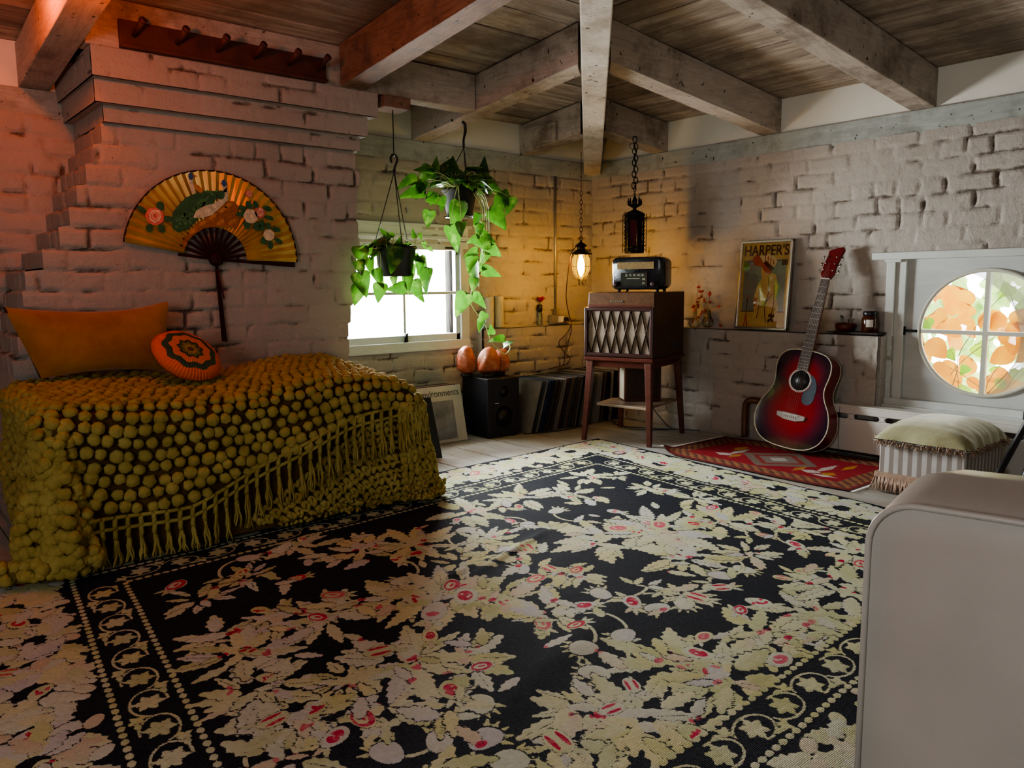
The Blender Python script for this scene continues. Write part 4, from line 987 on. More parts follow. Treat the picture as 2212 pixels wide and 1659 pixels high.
for k in range(6):
    a = rr.uniform(-.6, .8); pts = [c1+Vector((0, 0, .13))]
    for q in range(1, 7): pts.append(c1+Vector((a*.04*q, -.02, .13+.035*q-.006*q*q+rr.uniform(-.005, .005))))
    mS.tube(curve_pts(pts, 3), .0012, 4)
mL.build('leaves', M['pothos'], p1, world=True); mS.build('stems', M['stem'], p1, world=True)
# plant 2 : grey pot higher up with a long vine
c2 = Vector((-1.425, -.42, 1.215))
p2 = thing('hanging_plant', 'large leafy pothos under the rafters trailing a long vine to the pink salt lamps', 'hanging plant', c2.to_tuple())
M['potdark'] = simple('dark_grey_woven_pot', (.012, .010, .009), .9, var=.5, scale=40)
mb = MB(); mb.lathe([(.060, 0), (.066, .004), (.088, .125), (.093, .126), (.093, .138), (.085, .138), (.078, .12), (.02, .118)], c=c2, n=36); pot = mb.build('pot', M['potdark'], p2, world=True)
mb = MB(); mb.lathe([(.05, -.012), (.078, -.010), (.082, -.001), (.078, -.001), (.05, -.004)], c=c2, n=30); mb.build('saucer', M['clear'], pot)
MB().lathe([(.078, .112), (.05, .122), (.001, .124)], c=c2, n=20).build('soil', M['soil'], pot)
mb = MB(); hk = Vector((-1.40, -.43, 1.560)); mb.tube(curve_pts([hk, hk+Vector((.0, 0, .04)), hk+Vector((.012, 0, .085)), hk+Vector((.008, 0, .118)), hk+Vector((-.006, 0, .128))], 5), [.006]*8+[.0075]*13, 8)
for a in (.3, 2.4, 4.5): mb.tube([hk, c2+Vector((.09*math.cos(a), .09*math.sin(a), .132))], .0022, 6)
mb.build('hanger', M['blackpl'], p2, world=True)
mL, mS = MB(), MB()
hub2 = lambda b: c2+Vector((max(-.08, min(.08, b.x-c2.x)), max(-.09, min(.03, b.y-c2.y)), .14))
leafset([(660, 710, 'l', 180), (690, 800, 'l', 200), (760, 780, 'dl', 150), (785, 620, 'l', 150), (800, 660, 'dl', 150), (860, 660, 'd', 110), (890, 570, 'u', 120), (980, 580, 'u', 150), (1030, 570, 'u', 130), (1080, 660, 'r', 160), (1110, 780, 'd', 130), (1180, 650, 'r', 120), (1160, 700, 'ur', 120), (1270, 600, 'ur', 150), (1240, 660, 'u', 130), (1300, 700, 'r', 160), (1280, 760, 'dr', 150), (1370, 770, 'r', 130), (1330, 730, 'r', 140), (1440, 850, 'dr', 130), (1390, 920, 'd', 180), (1400, 1010, 'dr', 200), (1475, 900, 'd', 140), (1230, 740, 'ul', 130)], 700, 200, 3.687, -.45, mL, mS, hub2)
leafset([(1050, 990, 'd', 230), (1040, 1170, 'd', 210), (900, 860, 'r', 150), (940, 890, 'd', 120), (830, 1010, 'd', 130), (870, 850, 'dl', 110), (1090, 1090, 'd', 110)], 700, 200, 3.687, -.53, mL, mS, hub2)
vine_pts = [(1190, 800), (1250, 900), (1270, 1010), (1240, 1120), (1250, 1230), (1260, 1330), (1200, 1440), (1180, 1540), (1170, 1620)]
V2 = [at(700+a/3.687, 200+b/3.687, 'y', -.50) for a, b in vine_pts]+[at(700+a/3.687, 600+b/3.687, 'y', -.50) for a, b in ((1168, 200), (1215, 280), (1280, 370), (1310, 450), (1340, 520), (1390, 570), (1440, 610), (1480, 570), (1480, 535))]
mS.tube(curve_pts([c2+Vector((.06, -.05, .14))]+V2, 5), .0026, 6)
mS.tube(curve_pts([at(700+a/3.687, 200+b/3.687, 'y', -.47) for a, b in ((1150, 790), (1210, 790), (1270, 880), (1290, 980))], 5), .003, 6)
for a_ in range(5): mS.tube(curve_pts([c2+Vector((.03+.012*a_, -.07, .14)), c2+Vector((.07+.012*a_, -.085, .06)), c2+Vector((.07+.014*a_, -.08, -.06-.02*a_)), c2+Vector((.085, -.08, -.16-.02*a_))], 5), .0018, 5)
leafset([(1230, 1110, 'd', 120), (1240, 1190, 'l', 160), (1310, 1170, 'r', 110), (1350, 1255, 'r', 150), (1160, 1275, 'l', 120), (1265, 1330, 'dl', 120), (1165, 1370, 'd', 140), (1200, 1450, 'd', 190), (1340, 1435, 'r', 150), (1210, 1020, 'd', 110), (1260, 1080, 'dr', 90), (1300, 1130, 'r', 80), (1250, 1400, 'r', 90), (1310, 1210, 'ur', 80), (1180, 1180, 'l', 100)], 700, 200, 3.687, -.51, mL, mS, None)
leafset([(1090, 215, 'dl', 190), (1215, 140, 'u', 70), (1240, 190, 'dr', 150), (1260, 320, 'dl', 90), (1245, 385, 'dl', 110), (1330, 410, 'u', 80), (1370, 485, 'l', 130), (1465, 520, 'ur', 90), (1190, 60, 'd', 110)], 700, 600, 3.687, -.51, mL, mS, None)
for k in range(46):
    a = rr.uniform(0, 6.28); e = rr.uniform(-.2, 1.0); base = c2+Vector((.06*math.cos(a), .06*math.sin(a), .135+rr.uniform(0, .07))); tip = base+Vector((math.cos(a)*.05, math.sin(a)*.05, .03*e))
    mS.tube([c2+Vector((.03*math.cos(a), .03*math.sin(a), .125)), base, tip], .0018, 5); leaf(mL, tip, (math.cos(a), math.sin(a), rr.uniform(-.6, .5)), (0, 0, 1), rr.uniform(.06, .095), w=.9)
mL.build('leaves', M['pothos'], p2, world=True); mS.build('stems', M['stem'], p2, world=True)

# ------------------------------------------------------------------ lanterns
def chain(mb, p0, p1, link=.024, w=.0055, r=.0014):
    p0, p1 = Vector(p0), Vector(p1); L = (p1-p0).length; n = max(1, int(L/(link*.78))); d = (p1-p0).normalized(); s0 = d.orthogonal().normalized(); s1 = d.cross(s0)
    for i in range(n):
        c = p0.lerp(p1, (i+.5)/n); sd = s0 if i % 2 else s1
        mb.tube([c+sd*w*math.cos(t)+d*(link*.5*math.sin(t)) for t in np.linspace(0, 2*PI, 12, endpoint=False)], r, 5, closed=True)
lp = Vector((-.565, -.45, 0))
la_ = thing('hanging_lantern', 'glowing amber glass cage lantern hanging by a thin chain in the corner', 'lantern', (-.565, -.45, .87))
mb = MB(); mb.tube([lp+Vector((0, 0, 1.62)), lp+Vector((0, 0, 1.40))], .0018, 6); chain(mb, lp+Vector((0, 0, 1.40)), lp+Vector((0, 0, 1.115)), .032, .007, .0018); mb.build('chain', M['blackmetal'], la_, world=True)
mb = MB(); mb.lathe([(.004, 1.12), (.007, 1.108), (.036, 1.088), (.037, 1.084), (.025, 1.080), (.025, 1.064), (.032, 1.058), (.052, 1.046), (.058, 1.040), (.058, 1.034), (.040, 1.032)], c=lp, n=20)
for k in range(8):
    a = 2*PI*k/8; mb.lathe([(.002, -.005), (.006, 0), (.002, .005)], c=lp+Vector((.058*math.cos(a), .058*math.sin(a), 1.038)), n=8)
mb.build('cap', M['darkbronze'], la_, world=True)
mb = MB(); mb.lathe([(.040, 1.032), (.047, 1.015), (.050, .99), (.047, .955), (.037, .925), (.022, .902), (.004, .892)], c=lp, n=20); glo = mb.build('glass_globe', M['amberglass'], la_, world=True)
mb = MB(); mb.lathe([(.006, 1.03), (.013, 1.01), (.020, .98), (.020, .955), (.012, .925), (.003, .908)], c=lp, n=16); mb.build('bulb', M['bulb'], glo)
mb = MB()
for k in range(6):
    a = 2*PI*k/6+.3; prof = [(.042, 1.034), (.052, 1.01), (.054, .985), (.051, .950), (.040, .918), (.024, .892), (.012, .880), (.014, .860)]
    mb.tube([lp+Vector((q*math.cos(a), q*math.sin(a), z)) for q, z in prof], .0019, 6)
mb.tube([lp+Vector((.0530*math.cos(t), .0530*math.sin(t), .966)) for t in np.linspace(0, 2*PI, 24, endpoint=False)], .0015, 5, closed=True)
mb.build('cage', M['darkbronze'], la_, world=True)
gp = Vector((-.337, -.66, 0))
go = thing('gothic_lantern', 'black wrought iron lantern with deep red glass on a heavy chain above the radio', 'lantern', (-.337, -.66, 1.04))
mb = MB(); chain(mb, gp+Vector((-.004, 0, 1.70)), gp+Vector((-.010, 0, 1.41)), .040, .012, .0026); chain(mb, gp+Vector((.006, .002, 1.66)), gp+Vector((.010, .002, 1.41)), .040, .012, .0026); chain(mb, gp+Vector((0, 0, 1.42)), gp+Vector((0, 0, 1.365)), .03, .007, .002)
mb.tube([gp+Vector((-.025+.022*math.cos(t), 0, 1.645+.016*math.sin(t))) for t in np.linspace(0, 2*PI, 18, endpoint=False)], .0018, 5, closed=True); mb.box(gp+Vector((-.012, -.004, 1.70)), gp+Vector((.012, .010, 1.704)))
mb.build('chain', M['blackmetal'], go, world=True)
mb = MB(); mb.lathe([(.004, 1.37), (.010, 1.355), (.016, 1.34), (.014, 1.325), (.020, 1.312), (.030, 1.308), (.012, 1.30), (.010, 1.29), (.030, 1.282), (.052, 1.272), (.054, 1.262)], c=gp, n=12)
for k in range(8):
    a = 2*PI*k/8; d = Vector((math.cos(a), math.sin(a), 0)); mb.tube([gp+d*.020+Vector((0, 0, 1.312)), gp+d*.036+Vector((0, 0, 1.318)), gp+d*.038+Vector((0, 0, 1.335)), gp+d*.036+Vector((0, 0, 1.358))], [.005, .006, .005, .0008], 6)
mb.build('crown', M['blackmetal'], go, world=True)
mb = MB(); mb.lathe([(.045, 1.06), (.045, 1.255)], c=gp, n=6, smooth=False); mb.build('red_glass', M['redglass'], go, world=True)
mb = MB(); nS = 6
for k in range(nS):
    a = 2*PI*k/nS; d = Vector((math.cos(a), math.sin(a), 0)); a2 = a+2*PI/nS; d2 = Vector((math.cos(a2), math.sin(a2), 0))
    mb.tube([gp+d*.052+Vector((0, 0, 1.045)), gp+d*.052+Vector((0, 0, 1.268))], .006, 6)
    for z in np.arange(1.06, 1.27, .022): mb.lathe([(.001, -.008), (.008, 0), (.001, .008)], c=gp+d*.055+Vector((0, 0, float(z))), n=6)
    for z in (1.045, 1.075, 1.232, 1.262): mb.tube([gp+d*.052+Vector((0, 0, z)), gp+d2*.052+Vector((0, 0, z))], .0055, 6)
    for t in (.22, .42, .62, .8): q = d.lerp(d2, t); mb.tube([gp+q*.052+Vector((0, 0, 1.045)), gp+q*.052+Vector((0, 0, 1.076))], .0035, 5); mb.tube([gp+q*.052+Vector((0, 0, 1.232)), gp+q*.052+Vector((0, 0, 1.262))], .0045, 5)
    if k % 2 == 0:
        for t in (.3, .7):
            q = d.lerp(d2, t); pts = [gp+q*.051+Vector((.003*math.sin(z*150), .003*math.cos(z*150), z)) for z in np.arange(1.075, 1.235, .006)]; mb.tube(pts, .0032, 5)
mb.lathe([(.05, 1.040), (.054, 1.044), (.05, 1.048)], c=gp, n=12)
mb.build('filigree_frame', M['blackmetal'], go, world=True)
mb = MB()
for k in range(4):
    a = PI/4*0+PI/2*k+.22; d = Vector((math.cos(a), math.sin(a), 0)); mb.tube([gp+d*.076+Vector((0, 0, 1.045)), gp+d*.076+Vector((0, 0, 1.262))], .0022, 6)
    for z in (1.085, 1.225): mb.tube([gp+d*.05+Vector((0, 0, z)), gp+d*.076+Vector((0, 0, z))], .002, 5)
mb.build('outer_rods', M['blackmetal'], go, world=True)

# ------------------------------------------------------------------ conduit, outlet, cords
cdt = MB().tube([(-.363, -.022, .70), (-.363, -.022, 1.545)], .0085, 12).build('electrical_conduit', M['steel']); tag(cdt, 'thin grey metal conduit pipe running up the corner brickwork', 'pipe')
ob = thing('outlet_box', 'grey metal outlet box with plug sitting on the brick ledge', 'outlet', (-.36, -.05, .612))
mb = MB(); mb.box((-.425, -.058, .612), (-.285, -.018, .668)); mb.box((-.375, -.045, .668), (-.350, -.018, .705)); mb.build('metal_box', M['steel'], ob, world=True, bevel=.003)
MB().box((-.375, -.066, .620), (-.32, -.056, .660)).build('socket_plate', M['white'], ob, world=True, bevel=.004)
MB().box((-.330, -.086, .628), (-.302, -.060, .652)).build('plug', M['blackpl'], ob, world=True, bevel=.005)
M['cord'] = simple('dark_red_brown_cord', (.06, .018, .015), .5)
cp = [(-.60, -.45, 1.085), (-.625, -.43, 1.04)]+[tuple(at(x, y, 'y', yy)) for x, y, yy in ((1227, 590, -.30), (1223, 640, -.16), (1228, 675, -.11), (1234, 700, -.10), (1222, 722, -.10), (1207, 740, -.095), (1218, 760, -.095), (1231, 775, -.10), (1222, 787, -.10), (1200, 793, -.11), (1186, 797, -.14))]
o = MB().tube(curve_pts(cp, 6), .0028, 6).build('lantern_cord', M['cord']); tag(o, 'dark red cord dropping from the amber lantern past the ledge', 'cord')
cp = [tuple(at(x, y, 'y', yy)) for x, y, yy in ((1217, 694, -.095), (1228, 700, -.10), (1235, 706, -.105), (1230, 730, -.10), (1221, 757, -.095), (1219, 780, -.11), (1212, 795, -.15), (1205, 806, -.20))]
o = MB().tube(curve_pts(cp, 6), .0028, 6).build('plug_cord', M['cord']); tag(o, 'short dark cord from the outlet plug down behind the records', 'cord')
cp = [(-.95, -.37, .006), (-.80, -.42, .006), (-.66, -.44, .006), (-.5, -.40, .006), (-.33, -.34, .008), (-.26, -.48, .006), (-.38, -.68, .006), (-.22, -.86, .008), (-.13, -.75, .012), (-.15, -.62, .15), (-.20, -.60, .30)]
o = MB().tube(curve_pts(cp, 6), .003, 6).build('floor_cable', M['blackpl']); tag(o, 'black cable lying on the floor under the record player stand', 'cable')
cp = [(-.17, -.28, .20), (-.22, -.36, .08), (-.33, -.52, .008), (-.28, -.75, .007), (-.18, -.90, .007), (-.13, -1.0, .007)]
o = MB().tube(curve_pts(cp, 6), .003, 6).build('floor_cable', M['blackpl']); tag(o, 'second black cable hanging from the corner records to the floor', 'cable')

# ------------------------------------------------------------------ ledge items
def lathe_thing(name, label, cat, loc, prof, mat, part=None, n=28, group=None):
    o = MB().lathe(prof, n=n).build(name, mat); o.location = loc; return tag(o, label, cat, group)
M['wax'] = simple('cream_wax', (.62, .56, .40), .45, var=.06, scale=5, Subsurface_Weight=.2)
for i, (x, lab) in enumerate(((-.925, 'tall cream pillar candle on the back ledge, the one beside the window'), (-.845, 'slightly slimmer cream pillar candle on the back ledge, beside the yellow lit bricks'))):
    c = thing('pillar_candle', lab, 'candle', (x, -.030, .607)); rad = .030 if i == 0 else .028; h = .185 if i == 0 else .192
    MB().lathe([(rad*.96, 0), (rad, .004), (rad, h-.01), (rad*.97, h), (rad*.8, h-.003), (.001, h-.008)], n=28).build('wax_body', M['wax'], c); MB().tube([(0, 0, h-.01), (.001, 0, h+.010)], .0012, 5).build('wick', M['blackpl'], c)
rv = thing('rose_vase', 'red paper rose standing in a slim glass bottle on the back ledge', 'vase', (-.512, -.032, .607))
MB().lathe([(.017, 0), (.019, .004), (.018, .07), (.012, .085), (.012, .125), (.011, .125)], n=20).build('bottle', M['clear'], rv)
mb = MB(); mb.tube([(.002, 0, .006), (.006, 0, .07), (.010, 0, .15)], .002, 6); mb.tube([(-.006, .003, .006), (-.003, 0, .08), (.006, 0, .13)], .0018, 6); mb.build('stem', M['stem'], rv)
MB().lathe([(.015, .082), (.019, .10), (.018, .128), (.010, .132)], n=14).build('dark_sleeve', M['blackpl'], rv)
M['redpetal'] = simple('red_petal', (.65, .02, .02), .5)
mb = MB()
for k in range(14):
    a = k*2.4; leaf(mb, (.010+.004*math.cos(a), .004*math.sin(a), .148), (math.cos(a)*(.25+k*.06), math.sin(a)*(.25+k*.06), .9), (math.cos(a), math.sin(a), -.3), .038, OVATE, fold=-.3, curl=-.2, w=1.3)
mb.build('petals', M['redpetal'], rv)
# right ledge : sprigs in glass bottles
M['dryleaf'] = simple('dry_red_leaf', (.42, .03, .02), .6)
M['paletwig'] = simple('pale_dry_stalk', (.35, .22, .10), .7)
fv = thing('glass_flask', 'small conical glass flask with thin red leaved twigs, beside the wooden cabinet', 'flask', (-.045, -.885, .607))
MB().lathe([(.028, 0), (.030, .003), (.010, .060), (.008, .085), (.011, .088), (.009, .09)], n=24).build('flask_glass', M['clear'], fv)
bv = thing('glass_bulb_vase', 'round bellied glass vase with drooping dry sprigs, beside the flask', 'vase', (-.045, -.975, .607))
MB().lathe([(.018, 0), (.030, .012), (.034, .028), (.026, .050), (.015, .066), (.017, .100), (.016, .101)], n=28).build('vase_glass', M['clear'], bv)
MB().lathe([(.013, .02), (.014, .06), (.015, .096), (.001, .096)], n=14).build('dry_stems', M['paletwig'], bv)
def sprig(root, tips, z0):
    mt, ml = MB(), MB()
    for tp in tips:
        pts = curve_pts([(0, 0, .01), (tp[0]*.2, tp[1]*.1, z0), (tp[0]*.35, tp[1]*.55, (z0+tp[2])*.55), tp], 5); mt.tube(pts, .0012, 4)
        for q in (pts[-1], pts[-4], pts[-8]):
            if rr.random() < .35: continue
            for _ in range(3): leaf(ml, q, (rr.uniform(-1, 1), rr.uniform(-1, 1), rr.uniform(-.6, 1)), (-1, rr.uniform(-.5, .5), 0), rr.uniform(.012, .022), OVATE)
    mt.build('twigs', M['paletwig'], root); ml.build('red_leaves', M['dryleaf'], root)
sprig(fv, [(-.01, -.03, .27), (-.01, -.055, .20), (-.02, -.01, .12), (-.03, -.05, .17)], .08)
sprig(bv, [(-.01, -.02, .20), (-.02, .09, .03), (-.02, -.11, .01), (-.01, .06, .23), (-.02, -.09, .12), (-.02, .06, .06)], .10)
# slab shelf, bowl and jar
M['darkslab'] = simple('dark_slab', (.03, .018, .014), .5)
sl = MB().box((-.112, -2.00, .607), (-.004, -1.74, .617)).build('ledge_board', M['darkslab'], bevel=.002); tag(sl, 'dark thin board on the ledge under the bowl and jar', 'board')
M['redbrown'] = simple('dark_red_woven', (.12, .02, .012), .4, var=.4, scale=50)
bw = thing('glass_bowl', 'low dark red bowl holding loose glass bits, left of the brown jar', 'bowl', (-.06, -1.812, .617))
MB().lathe([(.030, 0), (.044, .008), (.050, .026), (.048, .040), (.045, .040), (.046, .026), (.030, .008), (.001, .006)], n=30).build('bowl_body', M['redbrown'], bw)
mb = MB()
for k in range(7): a = rr.uniform(0, 6.28); q = rr.uniform(0, .024); mb.tube([(q*math.cos(a), q*math.sin(a), .012), (q*1.6*math.cos(a)+rr.uniform(-.01, .01), q*1.6*math.sin(a), rr.uniform(.045, .085))], .004, 6)
mb.build('glass_bits', M['clear'], bw)
jr = thing('brown_jar', 'brown glass jar with dark lid and small white paper label', 'jar', (-.058, -1.935, .617))
M['brownglass'] = simple('brown_glass', (.07, .018, .006), .12, var=.3)
MB().lathe([(.034, 0), (.038, .004), (.038, .066), (.032, .078), (.030, .082)], n=30).build('jar_body', M['brownglass'], jr)
MB().lathe([(.033, .082), (.034, .084), (.034, .100), (.031, .103), (.001, .103)], n=30).build('lid', M['blackpl'], jr)
mb = MB(); P = np.zeros((2, 8, 3))
for i in range(2):
    for j in range(8): a = R_(178+j*7); P[i, j] = (.0388*math.cos(a), .0388*math.sin(a)*1.0, .026+.036*i)
mb.grid(P); mb.build('paper_label', M['white'], jr)

# ------------------------------------------------------------------ framed poster
pf = thing('framed_poster', 'silver framed magazine poster lettered HARPER\'S leaning on the ledge', 'picture', (-.075, -1.345, .608), Matrix(((0, 0, -1), (-1, 0, 0), (0, 1, 0))).to_euler())
# local x -> -y world (photo right), local y -> up, local z -> toward room
lean = R_(5.5); pf.rotation_euler = (Matrix(((0, 0, -1), (-1, 0, 0), (0, 1, 0))) @ Matrix.Rotation(-lean, 3, 'X')).to_euler(); bpy.context.view_layer.update()
FW, FH = .158, .485
M['silver'] = simple('brushed_silver_frame', (.60, .57, .48), .28, .9, var=.08)
mb = MB()
for a, b in (((-FW, 0, 0), (-FW+.014, FH, .020)), ((FW-.014, 0, 0), (FW, FH, .020)), ((-FW, 0, 0), (FW, .014, .020)), ((-FW, FH-.014, 0), (FW, FH, .020))): mb.box(a, b)
mb.build('frame', M['silver'], pf, bevel=.003)
PC = {k: simple('print_'+k, c, .55, var=.12, scale=30, bstr=.05) for k, c in dict(ochre=(.62, .40, .11), grey=(.25, .26, .20), red=(.50, .09, .03), brown=(.12, .035, .012), tan=(.70, .42, .15), dress=(.66, .45, .14), pale=(.72, .60, .32)).items()}
pk = list(PC); mb = MB()
def pq(pts, c, lay): mb.cur = pk.index(c); mb.prism([(-.144+x*.288, .014+y*.457) for x, y in pts], .008+lay*.0003, .0082+lay*.0003)
pq([(0, 0), (1, 0), (1, 1), (0, 1)], 'ochre', 0); pq([(.06, .18), (.94, .18), (.94, .80), (.06, .80)], 'grey', 1); pq([(.04, .78), (.96, .78), (.96, .795), (.04, .795)], 'brown', 2); pq([(.04, .18), (.96, .18), (.96, .19), (.04, .19)], 'brown', 2)
pq([(.04, .72), (.16, .72), (.16, .78), (.04, .78)], 'brown', 2); pq([(.84, .73), (.96, .73), (.96, .80), (.84, .80)], 'brown', 2)
pq([(.30, .02), (.34, .22), (.30, .34), (.36, .48), (.46, .60), (.60, .66), (.74, .62), (.80, .48), (.78, .36), (.84, .22), (.80, .10), (.74, .02)], 'dress', 3)
pq([(.32, .22), (.44, .34), (.70, .44), (.72, .42), (.48, .28), (.36, .18)], 'tan', 4); pq([(.30, .30), (.36, .36), (.40, .33), (.34, .24)], 'red', 4)
for ln in ([(.40, .10), (.44, .30), (.40, .46)], [(.60, .06), (.56, .24), (.62, .44), (.58, .60)], [(.70, .10), (.74, .30), (.72, .50)], [(.36, .20), (.52, .26), (.70, .40)]):
    pp = [(p.x, p.y) for p in curve_pts([(x, y, 0) for x, y in ln], 5)]; pq([(x-.008, y) for x, y in pp]+[(x+.008, y) for x, y in pp[::-1]], 'brown', 5)
pq([(.44, .60), (.42, .70), (.47, .74), (.56, .72), (.60, .66), (.54, .60)], 'tan', 4)
pq([(.22, .82), (.30, .87), (.36, .85), (.46, .76), (.60, .68), (.66, .66), (.64, .63), (.52, .64), (.42, .72), (.34, .73), (.26, .74)], 'red', 5)
pq([(.36, .85), (.46, .76), (.64, .66), (.70, .70), (.74, .78), (.66, .86), (.52, .87)], 'pale', 5)
for k in range(4): x = .48+.06*k; pq([(x, .86-.02*k), (x+.02, .86-.02*k), (x+.02, .74), (x, .75)], 'red', 6)
pq([(.46, .76), (.64, .66), (.70, .70), (.50, .79)], 'brown', 6)
pq([(.12, .0), (.15, .14), (.17, .20), (.18, .14), (.22, 0), (.19, 0), (.165, .10), (.15, 0)], 'red', 4); pq([(.165, .14), (.175, .14), (.185, .34), (.165, .34)], 'brown', 4)
for k in range(8): x, y = .64+.03*(k % 4)+.01*(k//4), .05+.05*(k//4)+.01*(k % 3); pq([(x, y), (x+.035, y+.02), (x+.03, y+.05), (x, y+.04)], 'brown', 5)
for k in range(14): x, y = rr.uniform(.10, .30), rr.uniform(.3, .72); pq([(x, y), (x+.02, y+.01), (x+.01, y+.03)], 'red', 2)
mb.build('printed_figure', [PC[k] for k in pk], pf)
text("HARPER'S", .080, (0, .014+.457*.905, .0100), (0, 0, 0), PC['brown'], pf, sx=.80, bold=.0012)
MB().box((-FW+.01, .01, .0125), (FW-.01, FH-.01, .0135)).build('glazing', M['pane'], pf)

# ------------------------------------------------------------------ record player cabinet on its stand
YC = math.atan2(-.962, .278)
SC = Vector((-.518, -.829, 0))
M['mahog'] = wood('red_mahogany', (.07, .016, .010), (.13, .036, .022), (1, 1, 8), 5, .38, .1, bdist=.002)
M['mahogh'] = wood('red_mahogany_horizontal', (.055, .013, .008), (.11, .028, .017), (1.5, 9, 9), 5, .4, .1, bdist=.002, Specular_IOR_Level=.2)
M['brownside'] = wood('brown_veneer', (.050, .022, .008), (.10, .045, .016), (9, 1.5, 9), 4, .45, .1, bdist=.002, Specular_IOR_Level=.2)
st = thing('wooden_stand', 'red brown splayed leg wooden stand with a lower shelf in the room corner', 'stand', SC.to_tuple(), (0, 0, YC))
MB().box((-.205, -.225, .447), (.205, .225, .468)).build('table_top', M['mahogh'], st, bevel=.004)
mb = MB(); mb.box((-.175, -.205, .412), (.175, -.190, .447)); mb.box((-.175, .190, .412), (.175, .205, .447)); mb.box((-.18, -.20, .412), (-.165, .20, .447)); mb.box((.165, -.20, .412), (.18, .20, .447)); mb.build('apron', M['mahogh'], st, bevel=.002)
for sx_ in (-1, 1):
    for sy in (-1, 1):
        tx, ty, bx_, by = sx_*.172, sy*.198, sx_*.196, sy*.236; w, v = .019, .012
        MB().hexa([Vector((bx_+a*v, by+b*v, 0)) for a, b in ((-1, -1), (1, -1), (1, 1), (-1, 1))]+[Vector((tx+a*w, ty+b*w, .447)) for a, b in ((-1, -1), (1, -1), (1, 1), (-1, 1))]).build('leg', M['mahog'], st, bevel=.003)
mb = MB(); mb.prism([(-.155, -.165), (.165, -.215), (.175, .20), (-.02, .205), (-.165, .05)], .190, .205); mb.build('lower_shelf', simple('worn_shelf', (.26, .19, .13), .4, var=.3), st, bevel=.003)
cb = thing('radiogram_cabinet', 'brown wooden radiogram cabinet with diamond lattice speaker front on the stand', 'cabinet', (SC+Vector((0, 0, .468))).to_tuple(), (0, 0, YC))
CW, CD = .200, .222; H1, H2 = .270, .352
mb = MB(); mb.box((-CW+.012, -CD+.02, .0), (CW, CD, H2-.002)); mb.build('body', M['brownside'], cb, bevel=.004)
mb = MB(); mb.hexa([Vector(q) for q in ((-CW+.006, -CD+.018, H1), (CW-.012, -CD+.018, H1), (CW-.012, -CD+.10, H1), (-CW+.006, -CD+.10, H1), (-CW+.006, -CD+.03, H2), (CW-.012, -CD+.03, H2), (CW-.012, -CD+.10, H2), (-CW+.006, -CD+.10, H2))]); mb.build('front_lid', M['mahogh'], cb, bevel=.006, seg=3)
mb = MB(); y0, y1 = -CD-.004, -CD+.020
for a, b in (((-CW-.004, y0, .002), (-CW+.018, y1, H1)), ((CW-.018, y0, .002), (CW+.004, y1, H1)), ((-CW, y0, .002), (CW, y1, .024)), ((-CW, y0, H1-.020), (CW, y1, H1))): mb.box(a, b)
mb.build('front_frame', simple('dark_bevelled_frame', (.035, .012, .012), .3), cb, bevel=.006, seg=3)
T = NT('speckled_grille_cloth'); T.done(T.bsdf(T.ramp(T.noise(330, 2), [(.35, (.10, .07, .05)), (.62, (.33, .27, .21))]), .9)); M['cloth'] = T.m
MB().box((-CW+.016, -CD+.010, .022), (CW-.016, -CD+.016, H1-.018)).build('grille_cloth', M['cloth'], cb)
mb = MB(); gx0, gx1, gz0, gz1 = -CW+.018, CW-.018, .024, H1-.020; gh = gz1-gz0; wd = (gx1-gx0)/6.2
def seg_clip(x0, z0, x1, z1):
    t0, t1 = 0., 1.
    dx = x1-x0
    for lim, s in ((gx0, 1), (gx1, -1)):
        f0, f1 = s*(x0-lim), s*(x1-lim)
        if f0 < 0 and f1 < 0: return
        if f0 < 0: t0 = max(t0, f0/(f0-f1))
        if f1 < 0: t1 = min(t1, f0/(f0-f1))
    if t1 <= t0: return
    mb.tube([(x0+dx*t0, -CD+.006, z0+(z1-z0)*t0), (x0+dx*t1, -CD+.006, z0+(z1-z0)*t1)], .0034, 6)
for k in range(-3, 10):
    bx = gx0+wd*(k+.3); seg_clip(bx, gz1, bx+wd*.95, gz0); seg_clip(bx, gz1, bx-wd*.95, gz0)
mb.build('diamond_lattice', M['darkbronze'], cb)
mb = MB()
for k in range(3): mb.box((CW-.001, .045+k*.040, .040), (CW+.0015, .078+k*.040, .072))
mb.build('side_vents', M['blackpl'], cb)
mb = MB()
for k in range(6): x = -.055+.013*k; mb.tube([(x, -CD+.017, H1+.030), (x+.004, -CD+.017, H1+.036), (x+.008, -CD+.017, H1+.028), (x+.012, -CD+.017, H1+.031)], .0013, 5)
mb.build('nameplate', M['steel'], cb)
# box speaker on the lower shelf
bs = thing('shelf_speaker_box', 'small box with pale end painted as lantern lit and dark grille on the lower shelf', 'speaker', (SC+Vector((.05, .0, .2065))).to_tuple(), (0, 0, YC+R_(40)))
mb = MB(); mb.box((-.105, -.055, 0), (.105, .055, .200)); mb.build('box_shell', M['mahog'], bs, bevel=.003)
MB().box((-.109, -.047, .01), (-.1055, .047, .190)).build('lit_end', simple('lantern_lit_end', (.72, .66, .52), .5, var=.06), bs)  # lantern light on the box side, put into a pale colour
MB().box((-.095, -.0585, .012), (.095, -.0555, .188)).build('grille', simple('brown_grille', (.055, .035, .022), .9, var=.3, scale=200), bs)

